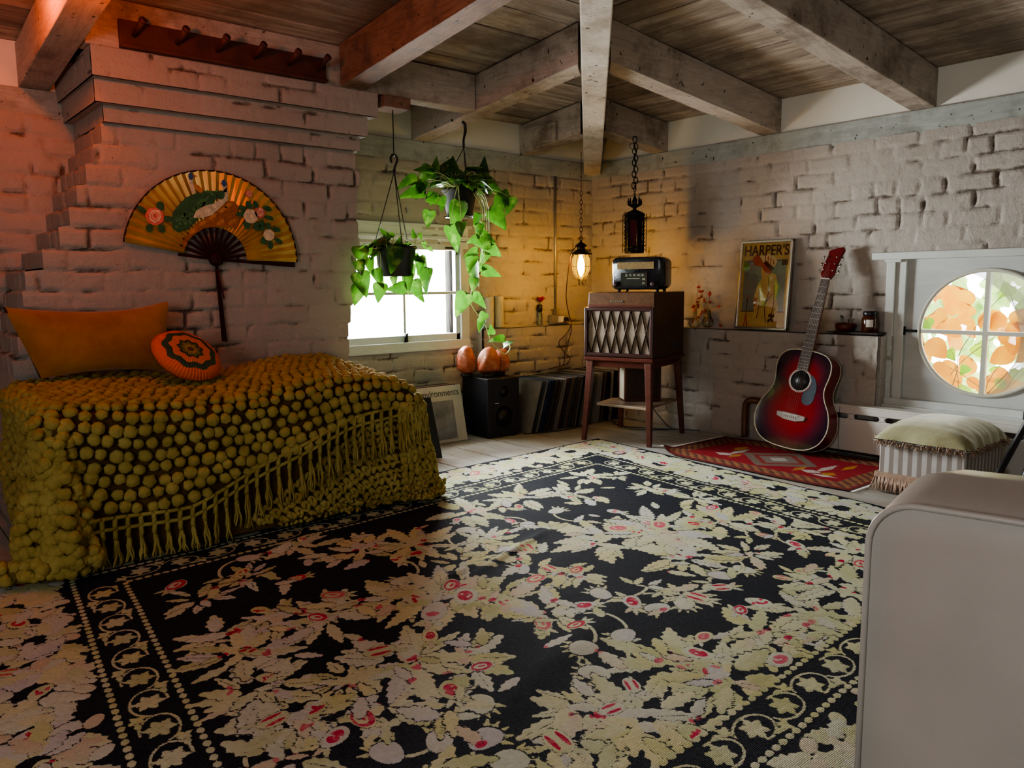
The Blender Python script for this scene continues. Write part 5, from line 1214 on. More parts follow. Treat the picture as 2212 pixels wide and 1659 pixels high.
# ------------------------------------------------------------------ tabletop radio
YR = YC+R_(4)
ra = thing('vintage_radio', 'black rounded tabletop radio with slatted grille and numbered dial on the cabinet', 'radio', (SC+Vector((.02, -.028, .8185))).to_tuple(), (0, 0, YR))
RW, RH = .150, .178; BZ = .012
def rrect(w, h, r_, z0=0, n=6):
    pts = []
    for cx, cz, a0 in ((w-r_, z0+r_, -PI/2), (w-r_, z0+h-r_, 0), (-w+r_, z0+h-r_, PI/2), (-w+r_, z0+r_, PI)):
        for k in range(n+1): a = a0+PI/2*k/n; pts.append((cx+r_*math.cos(a), cz+r_*math.sin(a)))
    return pts
rad_m = simple('black_bakelite', (.010, .010, .014), .18, var=.2)
mb = MB(); loops = []
for y, ins in ((-.085, .012), (-.075, .002), (-.03, 0), (.03, .0), (.085, .006), (.095, .02)): loops.append([(x*(1-ins/RW), y, z) for x, z in [(x, BZ+(z)*(1-ins/RH)+ins*.5) for x, z in rrect(RW*(.97 if y > 0 else 1), RH, .035)]])
nL = len(loops[0]); vs = [q for l in loops for q in l]; fs = []
for i in range(len(loops)-1):
    for k in range(nL): fs.append((i*nL+k, i*nL+(k+1) % nL, (i+1)*nL+(k+1) % nL, (i+1)*nL+k))
fs.append(tuple(range(nL-1, -1, -1))); fs.append(tuple((len(loops)-1)*nL+k for k in range(nL))); mb.add(vs, fs, True)
ro = mb.build('bakelite_shell', rad_m, ra); es = ro.modifiers.new('edges', 'EDGE_SPLIT'); es.split_angle = R_(50)
for x in (-.11, .11):
    for y in (-.06, .06): MB().lathe([(.008, 0), (.010, .012)], c=(x, y, .001), n=12).build('foot', rad_m, ra)
MB().box((-.112, -.0885, BZ+.112), (.098, -.0855, BZ+.150)).build('grille', simple('gold_brown_grille_cloth', (.20, .13, .04), .6, var=.4, scale=150), ra)
mb = MB(); mb.box((-.090, -.0890, BZ+.020), (.055, -.0855, BZ+.092)); dpo = mb.build('dial_panel', simple('dark_green_dial', (.020, .024, .018), .3), ra)
MB().box((.055, -.0895, BZ+.018), (.0585, -.0855, BZ+.094)).build('chrome_trim', simple('bright_chrome', (.7, .72, .7), .15, 1), ra)
for k, s_ in enumerate(('55', '75', '90', '110', '130')): text(s_, .017, (-.058+.0225*k, -.0893, BZ+.078), (PI/2, 0, 0), simple('dial_digits', (.50, .50, .38), .5) if k == 0 else bpy.data.materials['dial_digits'], dpo, name='dial_number', ext=.0002, sx=.75)
for k, s_ in enumerate(('160', '170')): text(s_, .015, (.040, -.0893, BZ+.056-.022*k), (PI/2, 0, 0), bpy.data.materials['dial_digits'], dpo, name='dial_number', ext=.0002, sx=.7)
mb = MB(); mb.box((-.055, -.0895, BZ+.060), (.018, -.0888, BZ+.0615)); mb.lathe([(.006, -.0895), (.006, -.0885)], m=Matrix.Rotation(-PI/2, 3, 'X'), c=(-.018, -.178, BZ+.035), n=3) if False else None
mb.build('dial_line', bpy.data.materials['dial_digits'], dpo)
for x in (-.122, .095):
    MB().lathe([(.013, 0), (.014, .004), (.012, .014), (.010, .016), (.001, .016)], m=Matrix.Rotation(PI/2, 3, 'X'), c=(x, -.0845, BZ+.030), n=20).build('tuning_knob', simple('dark_red_knob', (.06, .03, .03), .3) if x < 0 else bpy.data.materials['dark_red_knob'], ra)

# ------------------------------------------------------------------ studio speaker and salt lamps
sp = thing('studio_speaker', 'black studio speaker standing on the floor under the pink salt lamps', 'speaker', (-1.06, -.205, 0), (0, 0, R_(-4)))
SW, SD, SH = .112, .130, .340
MB().box((-SW, -SD, .002), (SW, SD, SH)).build('cabinet', M['blackvin'], sp, bevel=.006, seg=3)
mb = MB(); mb.tube([(.0+.066*math.cos(t), -SD-.001, .115+.066*math.sin(t)) for t in np.linspace(0, 2*PI, 36, endpoint=False)], .004, 8, closed=True); mb.lathe([(.062, .0), (.05, -.012), (.02, -.018), (.018, -.010), (.001, -.006)], m=Matrix.Rotation(PI/2, 3, 'X'), c=(0, -SD-.001, .115), n=36); mb.build('woofer', M['blackpl'], sp)
mb = MB(); mb.tube([(.0+.034*math.cos(t), -SD-.001, .262+.034*math.sin(t)) for t in np.linspace(0, 2*PI, 30, endpoint=False)], .003, 8, closed=True); mb.lathe([(.03, .0), (.016, .001), (.010, .006), (.001, .008)], m=Matrix.Rotation(PI/2, 3, 'X'), c=(0, -SD-.001, .262), n=24); mb.build('tweeter', M['blackpl'], sp)
MB().box((-.062, -SD-.002, .196), (-.036, -SD, .200)).build('logo_bar', M['white'], sp)
T = NT('himalayan_salt'); c = T.ramp(T.noise(16, 6, None, .65, .8), [(.30, (.34, .065, .03)), (.5, (.46, .12, .055)), (.74, (.66, .33, .23))]); b = T.bsdf(c, .5, bump=T.noise(20, 6, None, .75), bstr=.8, bdist=.014, Subsurface_Weight=.3, Subsurface_Scale=.03, Coat_Weight=.2); M['salt'] = T.done(b)
for i, (x, y, h, rx, ry, lab) in enumerate(((-1.176, -.130, .178, .052, .050, 'tall rounded pink salt lamp, the one furthest back on the black speaker'), (-1.103, -.235, .172, .062, .050, 'pointed pink salt lamp with a white streak, in the middle on the speaker'), (-.988, -.198, .155, .056, .055, 'pointed pink salt lamp at the right edge of the speaker, touched by the vine'))):
    s = thing('salt_lamp', lab, 'salt lamp', (x, y, SH+.001)); MB().lathe([(.030, 0), (.036, .003), (.034, .016), (.02, .018)], n=20).build('dark_base', M['darkslab'], s)
    q = IV3.copy(); ns = fbm(q[:, 0]*2+i*3, q[:, 1]*2+q[:, 2]*1.5, 60+i, 3)
    q = q*(.74+.50*ns)[:, None]; zt = (q[:, 2]+1)/2; tp = np.where(zt > .38, 1-.62*((zt-.38)/.62)**1.9, 1-.12*((.38-zt)/.38)**2)/np.maximum(.62, np.sqrt(np.maximum(.02, 1-IV3[:, 2]**2))); q[:, 0] *= tp; q[:, 1] *= tp
    z = q[:, 2]; z = (z-z.min())/(z.max()-z.min()); V_ = np.stack([np.sign(q[:, 0])*np.abs(q[:, 0])**.85*rx*1.05+.008*z*(1 if i else -1), q[:, 1]*ry*1.1, .014+z*(h-.014)], 1); V_[:, 2] = np.maximum(V_[:, 2], .016)
    o = npmesh('salt_rock', V_, IF3, M['salt']); o.parent = s

# ------------------------------------------------------------------ records
RP = [(.02, .02, .025), (.45, .42, .36), (.30, .26, .20), (.03, .04, .10), (.10, .08, .06), (.50, .46, .40), (.18, .05, .03), (.06, .06, .07), (.24, .17, .10), (.04, .07, .16), (.38, .34, .30), (.12, .03, .02), (.55, .50, .42), (.08, .10, .09)]
RM = [simple('record_sleeve_%d' % i if False else 'sleeve_'+n_, c, .5, var=.15, scale=25) for i, (c, n_) in enumerate(zip([tuple(q*.62 for q in c_) for c_ in RP], 'black cream tan navy brown ivory rust charcoal kraft blue grey maroon bone moss'.split()))]
CN = ['black', 'cream', 'tan', 'navy', 'brown', 'ivory', 'rust red', 'charcoal', 'kraft brown', 'blue', 'grey', 'maroon', 'bone white', 'moss green']
inner = simple('paper_inner_sleeve', (.42, .38, .31), .8)
protos = {}
def record(kind, th):
    key = (kind, th)
    if key in protos: c = link_copy(protos[key]); return c
    o = thing('vinyl_record', '', 'record'); t = th/2
    mb = MB(); S = .312
    mb.box((-t, 0, 0), (-t+.0008, S, S)); mb.box((t-.0008, 0, 0), (t, S, S)); mb.box((-t, 0, 0), (t, .0012, S)); mb.box((-t, .0, 0), (t, S, .0008)); mb.build('sleeve', RM[kind], o)
    MB().box((-t+.0009, .002, .001), (t-.0009, S-.002, S-.003)).build('inner_sleeve', inner, o); protos[key] = o; return o
x = -.905; i = 0; rk = random.Random(5)
landm = ['right beside the black speaker', 'a little right of the black speaker', 'left of the front stand leg', 'just left of the front stand leg', 'behind the front stand leg', 'seen through the stand', 'behind the stand near the corner', 'in the corner end of the row']
while x < -.16:
    th = rk.choice((.0045, .0065)); kd = 10 if i == 0 else rk.randrange(14); o = record(kd, th)
    ta = R_(17 if x < -.7 else np.interp(x, [-.7, -.3, -.1], [16, 7, 1])+rk.uniform(-.3, .3)); yy = -.385+rk.uniform(-.012, .010)
    if x > -.40: yy += .01
    o.location = (x, yy, .003); o.rotation_euler = (0, ta, R_(rk.uniform(-1, 1))); o['category'] = 'record'
    o['group'] = 'records leaning in a row along the back wall'
    o['label'] = '%s record sleeve in the leaning floor row, %s' % (CN[kd], landm[min(7, int((x+.905)/.745*8))])
    x += (th+.0105)*(1.0 if i else 1.3)/math.cos(ta)*rk.uniform(.9, 1.12); i += 1
# front leaning sleeves by the blanket
def flat_lp(name, label, cx, y, lean, mats_, roll=0, rz=0, group=None):
    o = thing(name, label, 'record', (cx, y, .003), (R_(-lean), R_(roll), R_(rz))); 
    MB().box((-.157, 0, 0), (.157, .004, .314)).build('sleeve', mats_, o, bevel=.0006); return tag(o, group=group)
M['cover'] = simple('cream_record_cover', (.58, .55, .47), .5, var=.06)
e = flat_lp('vinyl_record', 'cream record cover lettered environments with a grey square photo, leaning by the speaker', -1.432, -.262, 12, M['cover'])
T = NT('grey_cloud_print'); T.done(T.bsdf(T.ramp(T.noise(9, 5), [(.3, (.12, .12, .12)), (.7, (.36, .36, .35))]), .45))
MB().box((-.118, -.0012, .018), (.092, -.0002, .232)).build('grey_photo', T.m, e)
text('environments', .052, (.006, -.0008, .274), (PI/2, 0, 0), simple('grey_lettering', (.10, .10, .09), .6), e, sx=.93, ext=.0003, bold=.0003)
mb = MB(); mb.tube([(-.152+.003*k, -.0008, .262+.003*(k % 2)) for k in range(5)], .0012, 4); mb.build('small_mark', bpy.data.materials['grey_lettering'], e)
for k, (c, n_) in enumerate((('rust', 'dull red'), ('cream', 'cream'), ('maroon', 'maroon'), ('charcoal', 'charcoal'))):
    flat_lp('vinyl_record', '%s record sleeve in the stack behind the environments cover' % n_, -1.452-.012*k, -.232+.022*k+.002, 9-k, bpy.data.materials['sleeve_'+c], group='sleeves behind the environments cover')
b_ = flat_lp('vinyl_record', 'plain black record cover in front of the stack, half hidden by the blanket', -1.815, -.545, 19, simple('black_cover', (.012, .014, .016), .45, var=.4, scale=8), rz=-3)

# ------------------------------------------------------------------ radiator
M['rad'] = simple('white_enamel_cover', (.60, .59, .54), .4, var=.06, scale=4)
rd = thing('baseboard_radiator', 'long low white radiator cover with oblong slots under the round window', 'radiator', (-.13, -3.2, 0))
mb = MB(); y0, y1, z0, z1 = -1.44, -5.0, .035, .262; xs = -.175
slots = []; yy = -1.475
while yy > -4.9: slots.append((yy, yy-.125)); yy -= .152
zs0, zs1 = .196, .220
ys = [y0]
mb.box((xs, y1, z0), (xs+.012, y0, zs0)); mb.box((xs, y1, zs1), (xs+.012, y0, z1-.008)); prev = y0
for a, b in slots:
    mb.box((xs, a, zs0), (xs+.012, prev, zs1)); prev = b
    for end, sg in ((a, 1), (b, -1)):      # rounded slot ends
        n_ = 6; zc = (zs0+zs1)/2; h = (zs1-zs0)/2
        arc = [(end-sg*h+sg*h*math.cos(t), zc+h*math.sin(t)) for t in np.linspace(0, PI/2, n_)]
        for s2 in (1, -1):
            P_ = [(end, zc+s2*h)]+[(q, zc+s2*(z-zc)) for q, z in arc][::-1]; 
            mb.add([(xs, q, z) for q, z in P_]+[(xs+.004, q, z) for q, z in P_], [tuple(range(len(P_))), tuple(range(2*len(P_)-1, len(P_)-1, -1))])
mb.box((xs, y1, zs0), (xs+.012, prev, zs1)); mb.box((xs, y1, z1-.010), (-.096, y0, z1)); mb.box((xs, y0-.012, z0), (-.10, y0, z1)); 
mb.build('cover_panel', M['rad'], rd, world=True, bevel=.004)
mb = MB(); mb.box((-.155, -4.95, .02), (-.10, -1.47, .19)); mb.build('dark_fins', M['darkslab'], rd, world=True)
mb = MB()
for q in (-1.86, -2.27): mb.box((xs-.0006, q-.001, z0), (xs, q+.001, z1-.01))
mb.build('panel_seam', M['darkslab'], rd, world=True)
M['rust'] = simple('rusty_brown_pipe', (.12, .05, .025), .4, .3, var=.5, scale=20)
o = MB().tube(curve_pts([(-.15, -1.40, .225), (-.15, -1.345, .225), (-.15, -1.315, .20), (-.15, -1.31, .12), (-.155, -1.315, .02)], 6), .019, 14).build('radiator_pipe', M['rust']); tag(o, 'rusty brown heating pipe bending down at the end of the radiator', 'pipe')

# ------------------------------------------------------------------ kilim
U0 = np.linspace(0, .64, 130); V0 = np.linspace(0, 1.05, 210); GV, GU = np.meshgrid(V0, U0, indexing='ij')
kz = .004+.004*fbm(GU*6, GV*6, 50)+.022*np.exp(-((GU-.0)**2+(GV-.0)**2)/.004)
kil = npmesh('kilim_rug', np.stack([-.80+GU+.012*np.sin(GV*6)+.10*np.exp(-GV/.08)*(1-GU/.64), -1.185-GV-.02*GU, kz], -1), gridfaces(210, 130)[:, ::-1] if False else gridfaces(210, 130), [])
K = np.zeros((210, 130, 3), np.float32); fu, fv_ = GU/.64, GV/1.05
edg = np.minimum(np.minimum(fu, 1-fu)*.64, np.minimum(fv_, 1-fv_)*1.05)
K[:] = (.36, .02, .03)
K[edg < .115] = (.30, .13, .07)
chk = (np.floor(GU/.018)+np.floor(GV/.018)) % 3
K[(edg < .115) & (chk == 0)] = (.12, .05, .04); K[(edg < .115) & (chk == 1)] = (.45, .22, .10)
K[(edg < .03)] = (.28, .03, .03); K[(edg < .012)] = (.10, .06, .05)
dm = np.abs(fu-.5)/.30+np.abs(fv_-.5)/.20
K[(dm < 1) & (edg > .115)] = (.24, .19, .15); K[(dm < .72)] = (.33, .05, .04); K[(dm < .55)] = (.26, .22, .19); K[(dm < .25)] = (.5, .48, .42)
for cu, cv, c_, ru, rv_ in ((.50, .28, (.60, .56, .50), .16, .022), (.50, .74, (.60, .56, .50), .16, .022), (.34, .72, (.62, .60, .54), .05, .05), (.34, .26, (.62, .60, .54), .05, .05), (.62, .24, (.55, .27, .04), .10, .03), (.35, .80, (.55, .27, .04), .06, .035), (.64, .80, (.55, .27, .04), .12, .02), (.36, .66, (.50, .25, .05), .10, .02), (.36, .32, (.50, .25, .05), .10, .02), (.28, .80, (.62, .60, .54), .03, .06)):
    K[((np.abs(fu-cu)/ru+np.abs(fv_-cv)/rv_) < 1) & (edg > .10)] = c_
K *= .68
at_ = kil.data.attributes.new('kc', 'FLOAT_COLOR', 'POINT'); at_.data.foreach_set('color', np.concatenate([K.reshape(-1, 3), np.ones((K.shape[0]*K.shape[1], 1), np.float32)], 1).ravel())
T = NT('red_kilim_wool'); c = T.mix(T.mapr(T.noise(120, 3), .35, .7, 0, .4), T.attr('kc', 'Color'), (.10, .03, .03, 1)); kil.data.materials.append(T.done(T.bsdf(c, .95, bump=T.noise(200, 3), bstr=.6, bdist=.003, Specular_IOR_Level=.1)))
tag(kil, 'small red kilim rug with hooked motifs under the guitar', 'rug')
fr = MB()
for k in range(60):
    u = k/59*.62; p = Vector((-.80+u+.10*(1-u/.64), -1.185, .006+.018*math.exp(-u*u/.004))); fr.tube([p, p+Vector((rr.uniform(-.004, .004), .02, -.002 if p.z < .009 else 0))], .0016, 4)
    p = Vector((-.80+u, -2.236-.02*u, .006)); fr.tube([p, p+Vector((rr.uniform(-.004, .004), -.02, -.001))], .0016, 4)
fo = fr.build('fringe', M['white'], kil); fo['kind'] = 'stuff'

# ------------------------------------------------------------------ guitar
gb = Vector((-.335, -1.655, .038)); gt = Vector((-.105, -1.757, 1.03)); gy = (gt-gb).normalized(); gz_ = Vector((-1, -.0, 0)); gx_ = gy.cross(gz_).normalized(); gz_ = gx_.cross(gy).normalized()
gm = Matrix((gx_, gy, gz_)).transposed()
gu_ = thing('acoustic_guitar', 'acoustic guitar with red sunburst body leaning on the radiator and ledge', 'guitar', gb.to_tuple(), gm.to_euler())
half = [(0, 0), (.07, .003), (.13, .020), (.175, .058), (.197, .11), (.198, .16), (.182, .215), (.152, .265), (.138, .300), (.136, .335), (.143, .375), (.146, .415), (.136, .455), (.105, .485), (.055, .498), (0, .500)]
hp = [(p.x, p.y) for p in curve_pts([(x, y, 0) for x, y in half], 4)]
out = hp+[(-x, y) for x, y in hp[::-1][1:-1]]
out = [(x, max(0, y)) for x, y in out]
T = NT('red_sunburst_lacquer'); cd_ = T.n('ShaderNodeTexCoord'); sx = T.n('ShaderNodeSeparateXYZ'); T.l(cd_.outputs['Object'], sx.inputs[0])
yy_ = T.math('SUBTRACT', sx.outputs[1], .19); xx_ = sx.outputs[0]
r1 = T.math('SQRT', T.math('ADD', T.math('POWER', T.math('DIVIDE', xx_, .185), 2), T.math('POWER', T.math('DIVIDE', yy_, .20), 2)))
y2_ = T.math('SUBTRACT', sx.outputs[1], .38); r2 = T.math('SQRT', T.math('ADD', T.math('POWER', T.math('DIVIDE', xx_, .15), 2), T.math('POWER', T.math('DIVIDE', y2_, .13), 2)))
rm = T.math('MINIMUM', r1, T.math('ADD', r2, .12)); v = T.coord((25, 1, 1)); rm = T.math('ADD', rm, T.math('MULTIPLY', T.math('SUBTRACT', T.noise(5, 4, v), .5), .12))
c = T.ramp(rm, [(0, (.30, .014, .020)), (.55, (.20, .008, .014)), (.82, (.07, .006, .022)), (1, (.012, .005, .016))]); M['burst'] = T.done(T.bsdf(c, .10, Coat_Weight=1, Coat_Roughness=.05))
M['redside'] = simple('dark_red_lacquer', (.13, .006, .008), .3, var=.2, Coat_Weight=.15)
DG = .100
mb = MB(); mb.prism(out, -DG, -.002); o = mb.build('body_sides', M['redside'], gu_)
tbo = MB().prism(out, -.002, .0005).build('top_board', M['burst'], gu_)
mb = MB(); mb.tube([(x, y, .000) for x, y in out], .0028, 6, closed=True); mb.tube([(x, y, -DG) for x, y in out], .0022, 6, closed=True); mb.build('binding', M['wax'], gu_)
MB().lathe([(.050, .0006), (.050, .0012), (.001, .0012)], c=(0, .345, 0), n=48).build('soundhole', M['blackpl'], tbo)
mb = MB(); mb.lathe([(.0505, .0010), (.0505, .0018), (.0555, .0018), (.0555, .0010)], c=(0, .345, 0), n=48)
R1 = MB()
for rin, rout in ((.0515, .0550), (.0575, .0595)):
    P_ = []
    for k in range(48): a = 2*PI*k/48; P_ += [(rin*math.cos(a), .345+rin*math.sin(a), .0016), (rout*math.cos(a), .345+rout*math.sin(a), .0016)]
    R1.add(P_, [(2*k, 2*k+1, (2*k+3) % 96, (2*k+2) % 96) for k in range(48)])
R1.build('rosette', M['white'], tbo)
pgp = curve_pts([(x, y, 0) for x, y in ((.045, .385), (.072, .372), (.092, .335), (.095, .290), (.090, .250), (.070, .232), (.045, .235), (.030, .255), (.033, .290), (.055, .310), (.062, .345), (.045, .385))], 5)
MB().prism([(p.x, p.y) for p in pgp[:-1]], .001, .0024).build('pickguard', simple('teal_blue_pickguard', (.010, .026, .045), .5, var=.4, scale=30), gu_)
M['rosew'] = simple('dark_rosewood', (.045, .025, .020), .5, var=.2)
mb = MB(); mb.prism([(-.075, .150), (-.03, .138), (.03, .138), (.075, .150), (.078, .172), (.03, .176), (-.03, .176), (-.078, .172)], .001, .010); bro = mb.build('bridge', simple('pale_bridge', (.28, .25, .22), .4), gu_, bevel=.002)
mb = MB(); mb.box((-.04, .166, .010), (.04, .170, .0135))
for k in range(6): mb.lathe([(.003, .010), (.003, .013), (.001, .015)], c=(-.028+.0112*k, .157, 0), n=10)
mb.build('saddle_pins', M['white'], bro)
NK0, NUT = .395, .865
mb = MB(); mb.hexa([Vector(q) for q in ((-.028, NK0, .003), (.028, NK0, .003), (.0215, NUT, .003), (-.0215, NUT, .003), (-.028, NK0, .009), (.028, NK0, .009), (.0215, NUT, .009), (-.0215, NUT, .009))]); fbo = mb.build('fretboard', M['rosew'], gu_)
mb = MB(); mb.hexa([Vector(q) for q in ((-.024, .49, -.022), (.024, .49, -.022), (.017, NUT, -.015), (-.017, NUT, -.015), (-.027, .49, .003), (.027, .49, .003), (.0215, NUT, .003), (-.0215, NUT, .003))]); mb.build('neck', M['redside'], gu_, bevel=.005)
mb = MB(); sc_ = NUT-.168
for k in range(1, 21):
    y = NUT-sc_*(1-2**(-k/12)); 
    if y < NK0+.005: break
    w = .0215+.0065*(NUT-y)/(NUT-NK0); MB().box((-w, y-.0008, .009), (w, y+.0008, .0102)).build('fret', M['steel'], fbo)
MB().box((-.0225, NUT, .003), (.0225, NUT+.005, .0115)).build('nut', M['white'], gu_)
mb = MB()
for s_ in (-1, 1): mb.tube([(s_*.0285, NK0, .006), (s_*.0220, NUT, .006)], .0012, 5)
mb.build('fretboard_binding', M['wax'], gu_)
mb = MB()
for k in range(6): mb.tube([(-.028+.0112*k, .166, .0145), (-.0175+.007*k, NUT+.003, .0125), (-.016+.0064*k, NUT+.04+.028*(2-abs(k-2.5)), .006)], .0006, 4)
mb.build('strings', M['steel'], gu_)
hd = [(-.022, NUT+.004), (.022, NUT+.004), (.036, NUT+.030), (.034, NUT+.075), (.040, NUT+.120), (.048, NUT+.160), (.040, NUT+.176), (.012, NUT+.168), (-.018, NUT+.156), (-.030, NUT+.150), (-.026, NUT+.120), (-.034, NUT+.085), (-.033, NUT+.045), (-.036, NUT+.030)]
hm = Matrix.Translation((0, 0, 0)) @ Matrix.Translation((0, NUT, 0)) @ Matrix.Rotation(R_(-9), 4, 'X') @ Matrix.Translation((0, -NUT, 0))
mb = MB(); mb.prism(hd, -.010, .005, m=hm); hso = mb.build('headstock', M['redside'], gu_, bevel=.002)
chm = simple('chrome_tuner', (.75, .75, .72), .15, 1)
for s_ in (-1, 1):
    for k in range(3):
        mb = MB(); y = NUT+.045+.036*k; mb.tube([(s_*.024, y, .005), (s_*.024, y, .013)], .0035, 8); mb.tube([(s_*.034, y, -.006), (s_*.046, y, -.006)], .003, 6); mb.tube([(s_*.046, y-.008, -.006), (s_*.054, y, -.006), (s_*.046, y+.008, -.006)], .0045, 8)
        mm_ = mb; mm_.v = [tuple(hm @ Vector(q)) for q in mm_.v]; mm_.build('tuning_peg', chm, hso)

# ------------------------------------------------------------------ ottoman
ot = thing('fringed_ottoman', 'square ottoman with striped skirt, dusty velvet top and long fringe', 'ottoman', (-.475, -2.452, 0))
ox0, ox1, oy0, oy1 = -.21, .21, -.175, .175
T = NT('striped_skirt'); cdn = T.n('ShaderNodeTexCoord'); sx = T.n('ShaderNodeSeparateXYZ'); T.l(cdn.outputs['Object'], sx.inputs[0])
w = T.math('SINE', T.math('MULTIPLY', T.math('ADD', sx.outputs[0], sx.outputs[1]), 2*PI/.037)); wm = T.mapr(w, -.05, .05)
c = T.mix(wm, (.26, .225, .20, 1), (.50, .48, .46, 1)); c = T.mix(T.mapr(T.noise(9, 4), .5, .7, 0, .35), c, (.22, .20, .16, 1)); M['stripe'] = T.done(T.bsdf(c, .7, bump=T.noise(150, 3), bstr=.2, bdist=.002))
mb = MB(); mb.box((ox0+.012, oy0+.010, .03), (ox1-.01, oy1-.010, .225)); mb.build('striped_box', M['stripe'], ot, bevel=.006)
T = NT('dusty_olive_velvet'); c = T.ramp(T.noise(6, 5, None, .6, .5), [(.3, (.21, .20, .09)), (.65, (.42, .40, .23))]); M['velvet'] = T.done(T.bsdf(c, .75, bump=T.noise(14, 4), bstr=.4, bdist=.01, Sheen_Weight=.4))
n = 40; P = np.zeros((n, n, 3))
for i in range(n):
    for j in range(n):
        u, v = 2*j/(n-1)-1, 2*i/(n-1)-1; k = ((1-abs(u)**3)*(1-abs(v)**3))**.5; sc2 = 1+.02*math.sin(u*17+v*5)*max(abs(u), abs(v))**4
        P[i, j] = (u*.218*sc2, v*.182*sc2, .222+.085*k+.004*math.sin(u*30)*(1-k)-.006*(1-k))
mb = MB(); mb.grid(P); P2 = P[::-1].copy(); P2[..., 2] = np.minimum(P2[..., 2], .214); mb.grid(P2); mb.build('velvet_top', M['velvet'], ot)
M['tassel'] = simple('pinkish_beige_fringe', (.36, .25, .18), .85, var=.25, scale=40)
per = []
for k in range(50): per.append((ox0+.01+(ox1-ox0-.02)*k/49, oy0, 0, -1))
for k in range(44): per.append((ox1, oy0+.01+(oy1-oy0-.02)*k/43, 1, 0))
for k in range(50): per.append((ox1-.01-(ox1-ox0-.02)*k/49, oy1, 0, 1))
for k in range(44): per.append((ox0, oy1-.01-(oy1-oy0-.02)*k/43, -1, 0))
mb = MB()
for x, y, nx_, ny_ in per:
    for s_ in range(3):
        px_, py_ = x+rr.uniform(-.004, .004)*abs(ny_), y+rr.uniform(-.004, .004)*abs(nx_); e = Vector((px_+nx_*rr.uniform(.006, .022)+rr.uniform(-.008, .008), py_+ny_*rr.uniform(.006, .022)+rr.uniform(-.008, .008), .008))
        mb.tube([Vector((px_, py_, .062)), Vector((px_+nx_*.006, py_+ny_*.006, .042)), e], [.0026, .0034, .0016], 5)
mb.build('bottom_fringe', M['tassel'], ot)['kind'] = 'stuff'
mb = MB(); mb.box((ox0-.002, oy0-.002, .058), (ox1+.002, oy0+.012, .080)); mb.box((ox0-.002, oy0, .058), (ox0+.014, oy1, .080)); mb.box((ox1-.012, oy0, .058), (ox1+.002, oy1, .080)); mb.box((ox0, oy1-.012, .058), (ox1, oy1+.002, .080)); mb.build('fringe_band', M['tassel'], ot, bevel=.003)
mb = MB()
for x, y, nx_, ny_ in per:
    for s_ in range(4):
        p = Vector((x+nx_*.006+rr.uniform(-.005, .005), y+ny_*.006+rr.uniform(-.005, .005), .212+rr.uniform(-.010, .008))); mb.tube([p, p+Vector((nx_*rr.uniform(0, .012)+rr.uniform(-.008, .008), ny_*rr.uniform(0, .012)+rr.uniform(-.008, .008), rr.uniform(-.018, .006)))], [.0028, .0018], 4)
mb.build('top_ruche', M['tassel'], ot)['kind'] = 'stuff'

# ------------------------------------------------------------------ black folding stand, ring
bs_ = thing('folding_stand', 'black metal folding stand legs at the right edge behind the ottoman', 'stand', (-.62, -2.80, 0))
mb = MB(); mb.tube([(-.90, -2.735, .022), (-.50, -2.79, .40)], .012, 8); mb.build('leg', M['blackpl'], bs_, world=True)
mb = MB(); mb.tube([(-.72, -2.80, .014), (-.52, -2.83, .36)], .015, 8); mb.build('leg', M['blackpl'], bs_, world=True)
mb = MB(); mb.tube([(-.70, -2.86, .010), (-.66, -2.85, .18)], .004, 6); mb.tube([(-.64, -2.86, .010), (-.62, -2.85, .20)], .004, 6); mb.build('brace', M['blackpl'], bs_, world=True)
mb = MB(); mb.box((-.55, -2.83, .34), (-.47, -2.76, .375)); mb.build('head', M['blackpl'], bs_, world=True, bevel=.004)
o = MB().tube([(-.86+.040*math.cos(t), -2.475+.032*math.sin(t), .006) for t in np.linspace(0, 2*PI, 30, endpoint=False)], .004, 6, closed=True).build('black_ring', M['blackpl']); tag(o, 'small black ring lying on the floor boards by the chair', 'ring')

# ------------------------------------------------------------------ vinyl armchair
ch = thing('vinyl_armchair', 'cream vinyl armchair back with rounded corner and piping, close on the right', 'armchair', (-2.76, -3.62, 0))
T = NT('aged_cream_vinyl'); c = T.ramp(T.noise(3, 4), [(.3, (.36, .345, .31)), (.7, (.45, .43, .39))]); M['vinyl'] = T.done(T.bsdf(c, .38, bump=T.noise(380, 2), bstr=.12, bdist=.001))
c0 = (-3.275, -4.02); zt_ = .578; rc_ = .062
def chair_loop(ins, zc=0):
    ya, yb = c0[0]-ins, c0[1]+ins; z1_ = zt_-ins+zc; pts = []
    for k in range(10): a = PI/2*k/9; pts.append((ya-rc_+rc_*math.cos(a)*1.0, z1_-rc_+rc_*math.sin(a)))
    for k in range(1, 12): q = ya-rc_-(ya-yb-2*rc_)*k/12; pts.append((q, z1_+.010*math.sin(PI*k/12)))
    for k in range(10): a = PI/2+PI/2*k/9; pts.append((yb+rc_+rc_*math.cos(a), z1_-rc_+rc_*math.sin(a)))
    pts += [(yb, .06), (ya, .06)]
    return pts
lay = [(-2.905, .004, 0), (-2.900, 0, 0), (-2.885, -.004, .004), (-2.80, -.008, .018), (-2.72, -.004, .014), (-2.685, .012, 0), (-2.672, .04, -.02)]
loops = [[(x, q, z) for q, z in chair_loop(i_, zc)] for x, i_, zc in lay]; nL = len(loops[0]); fs = []
for i in range(len(loops)-1):
    for k in range(nL): fs.append((i*nL+k, (i+1)*nL+k, (i+1)*nL+(k+1) % nL, i*nL+(k+1) % nL))
fs.append(tuple(range(nL))); fs.append(tuple((len(loops)-1)*nL+k for k in range(nL-1, -1, -1)))
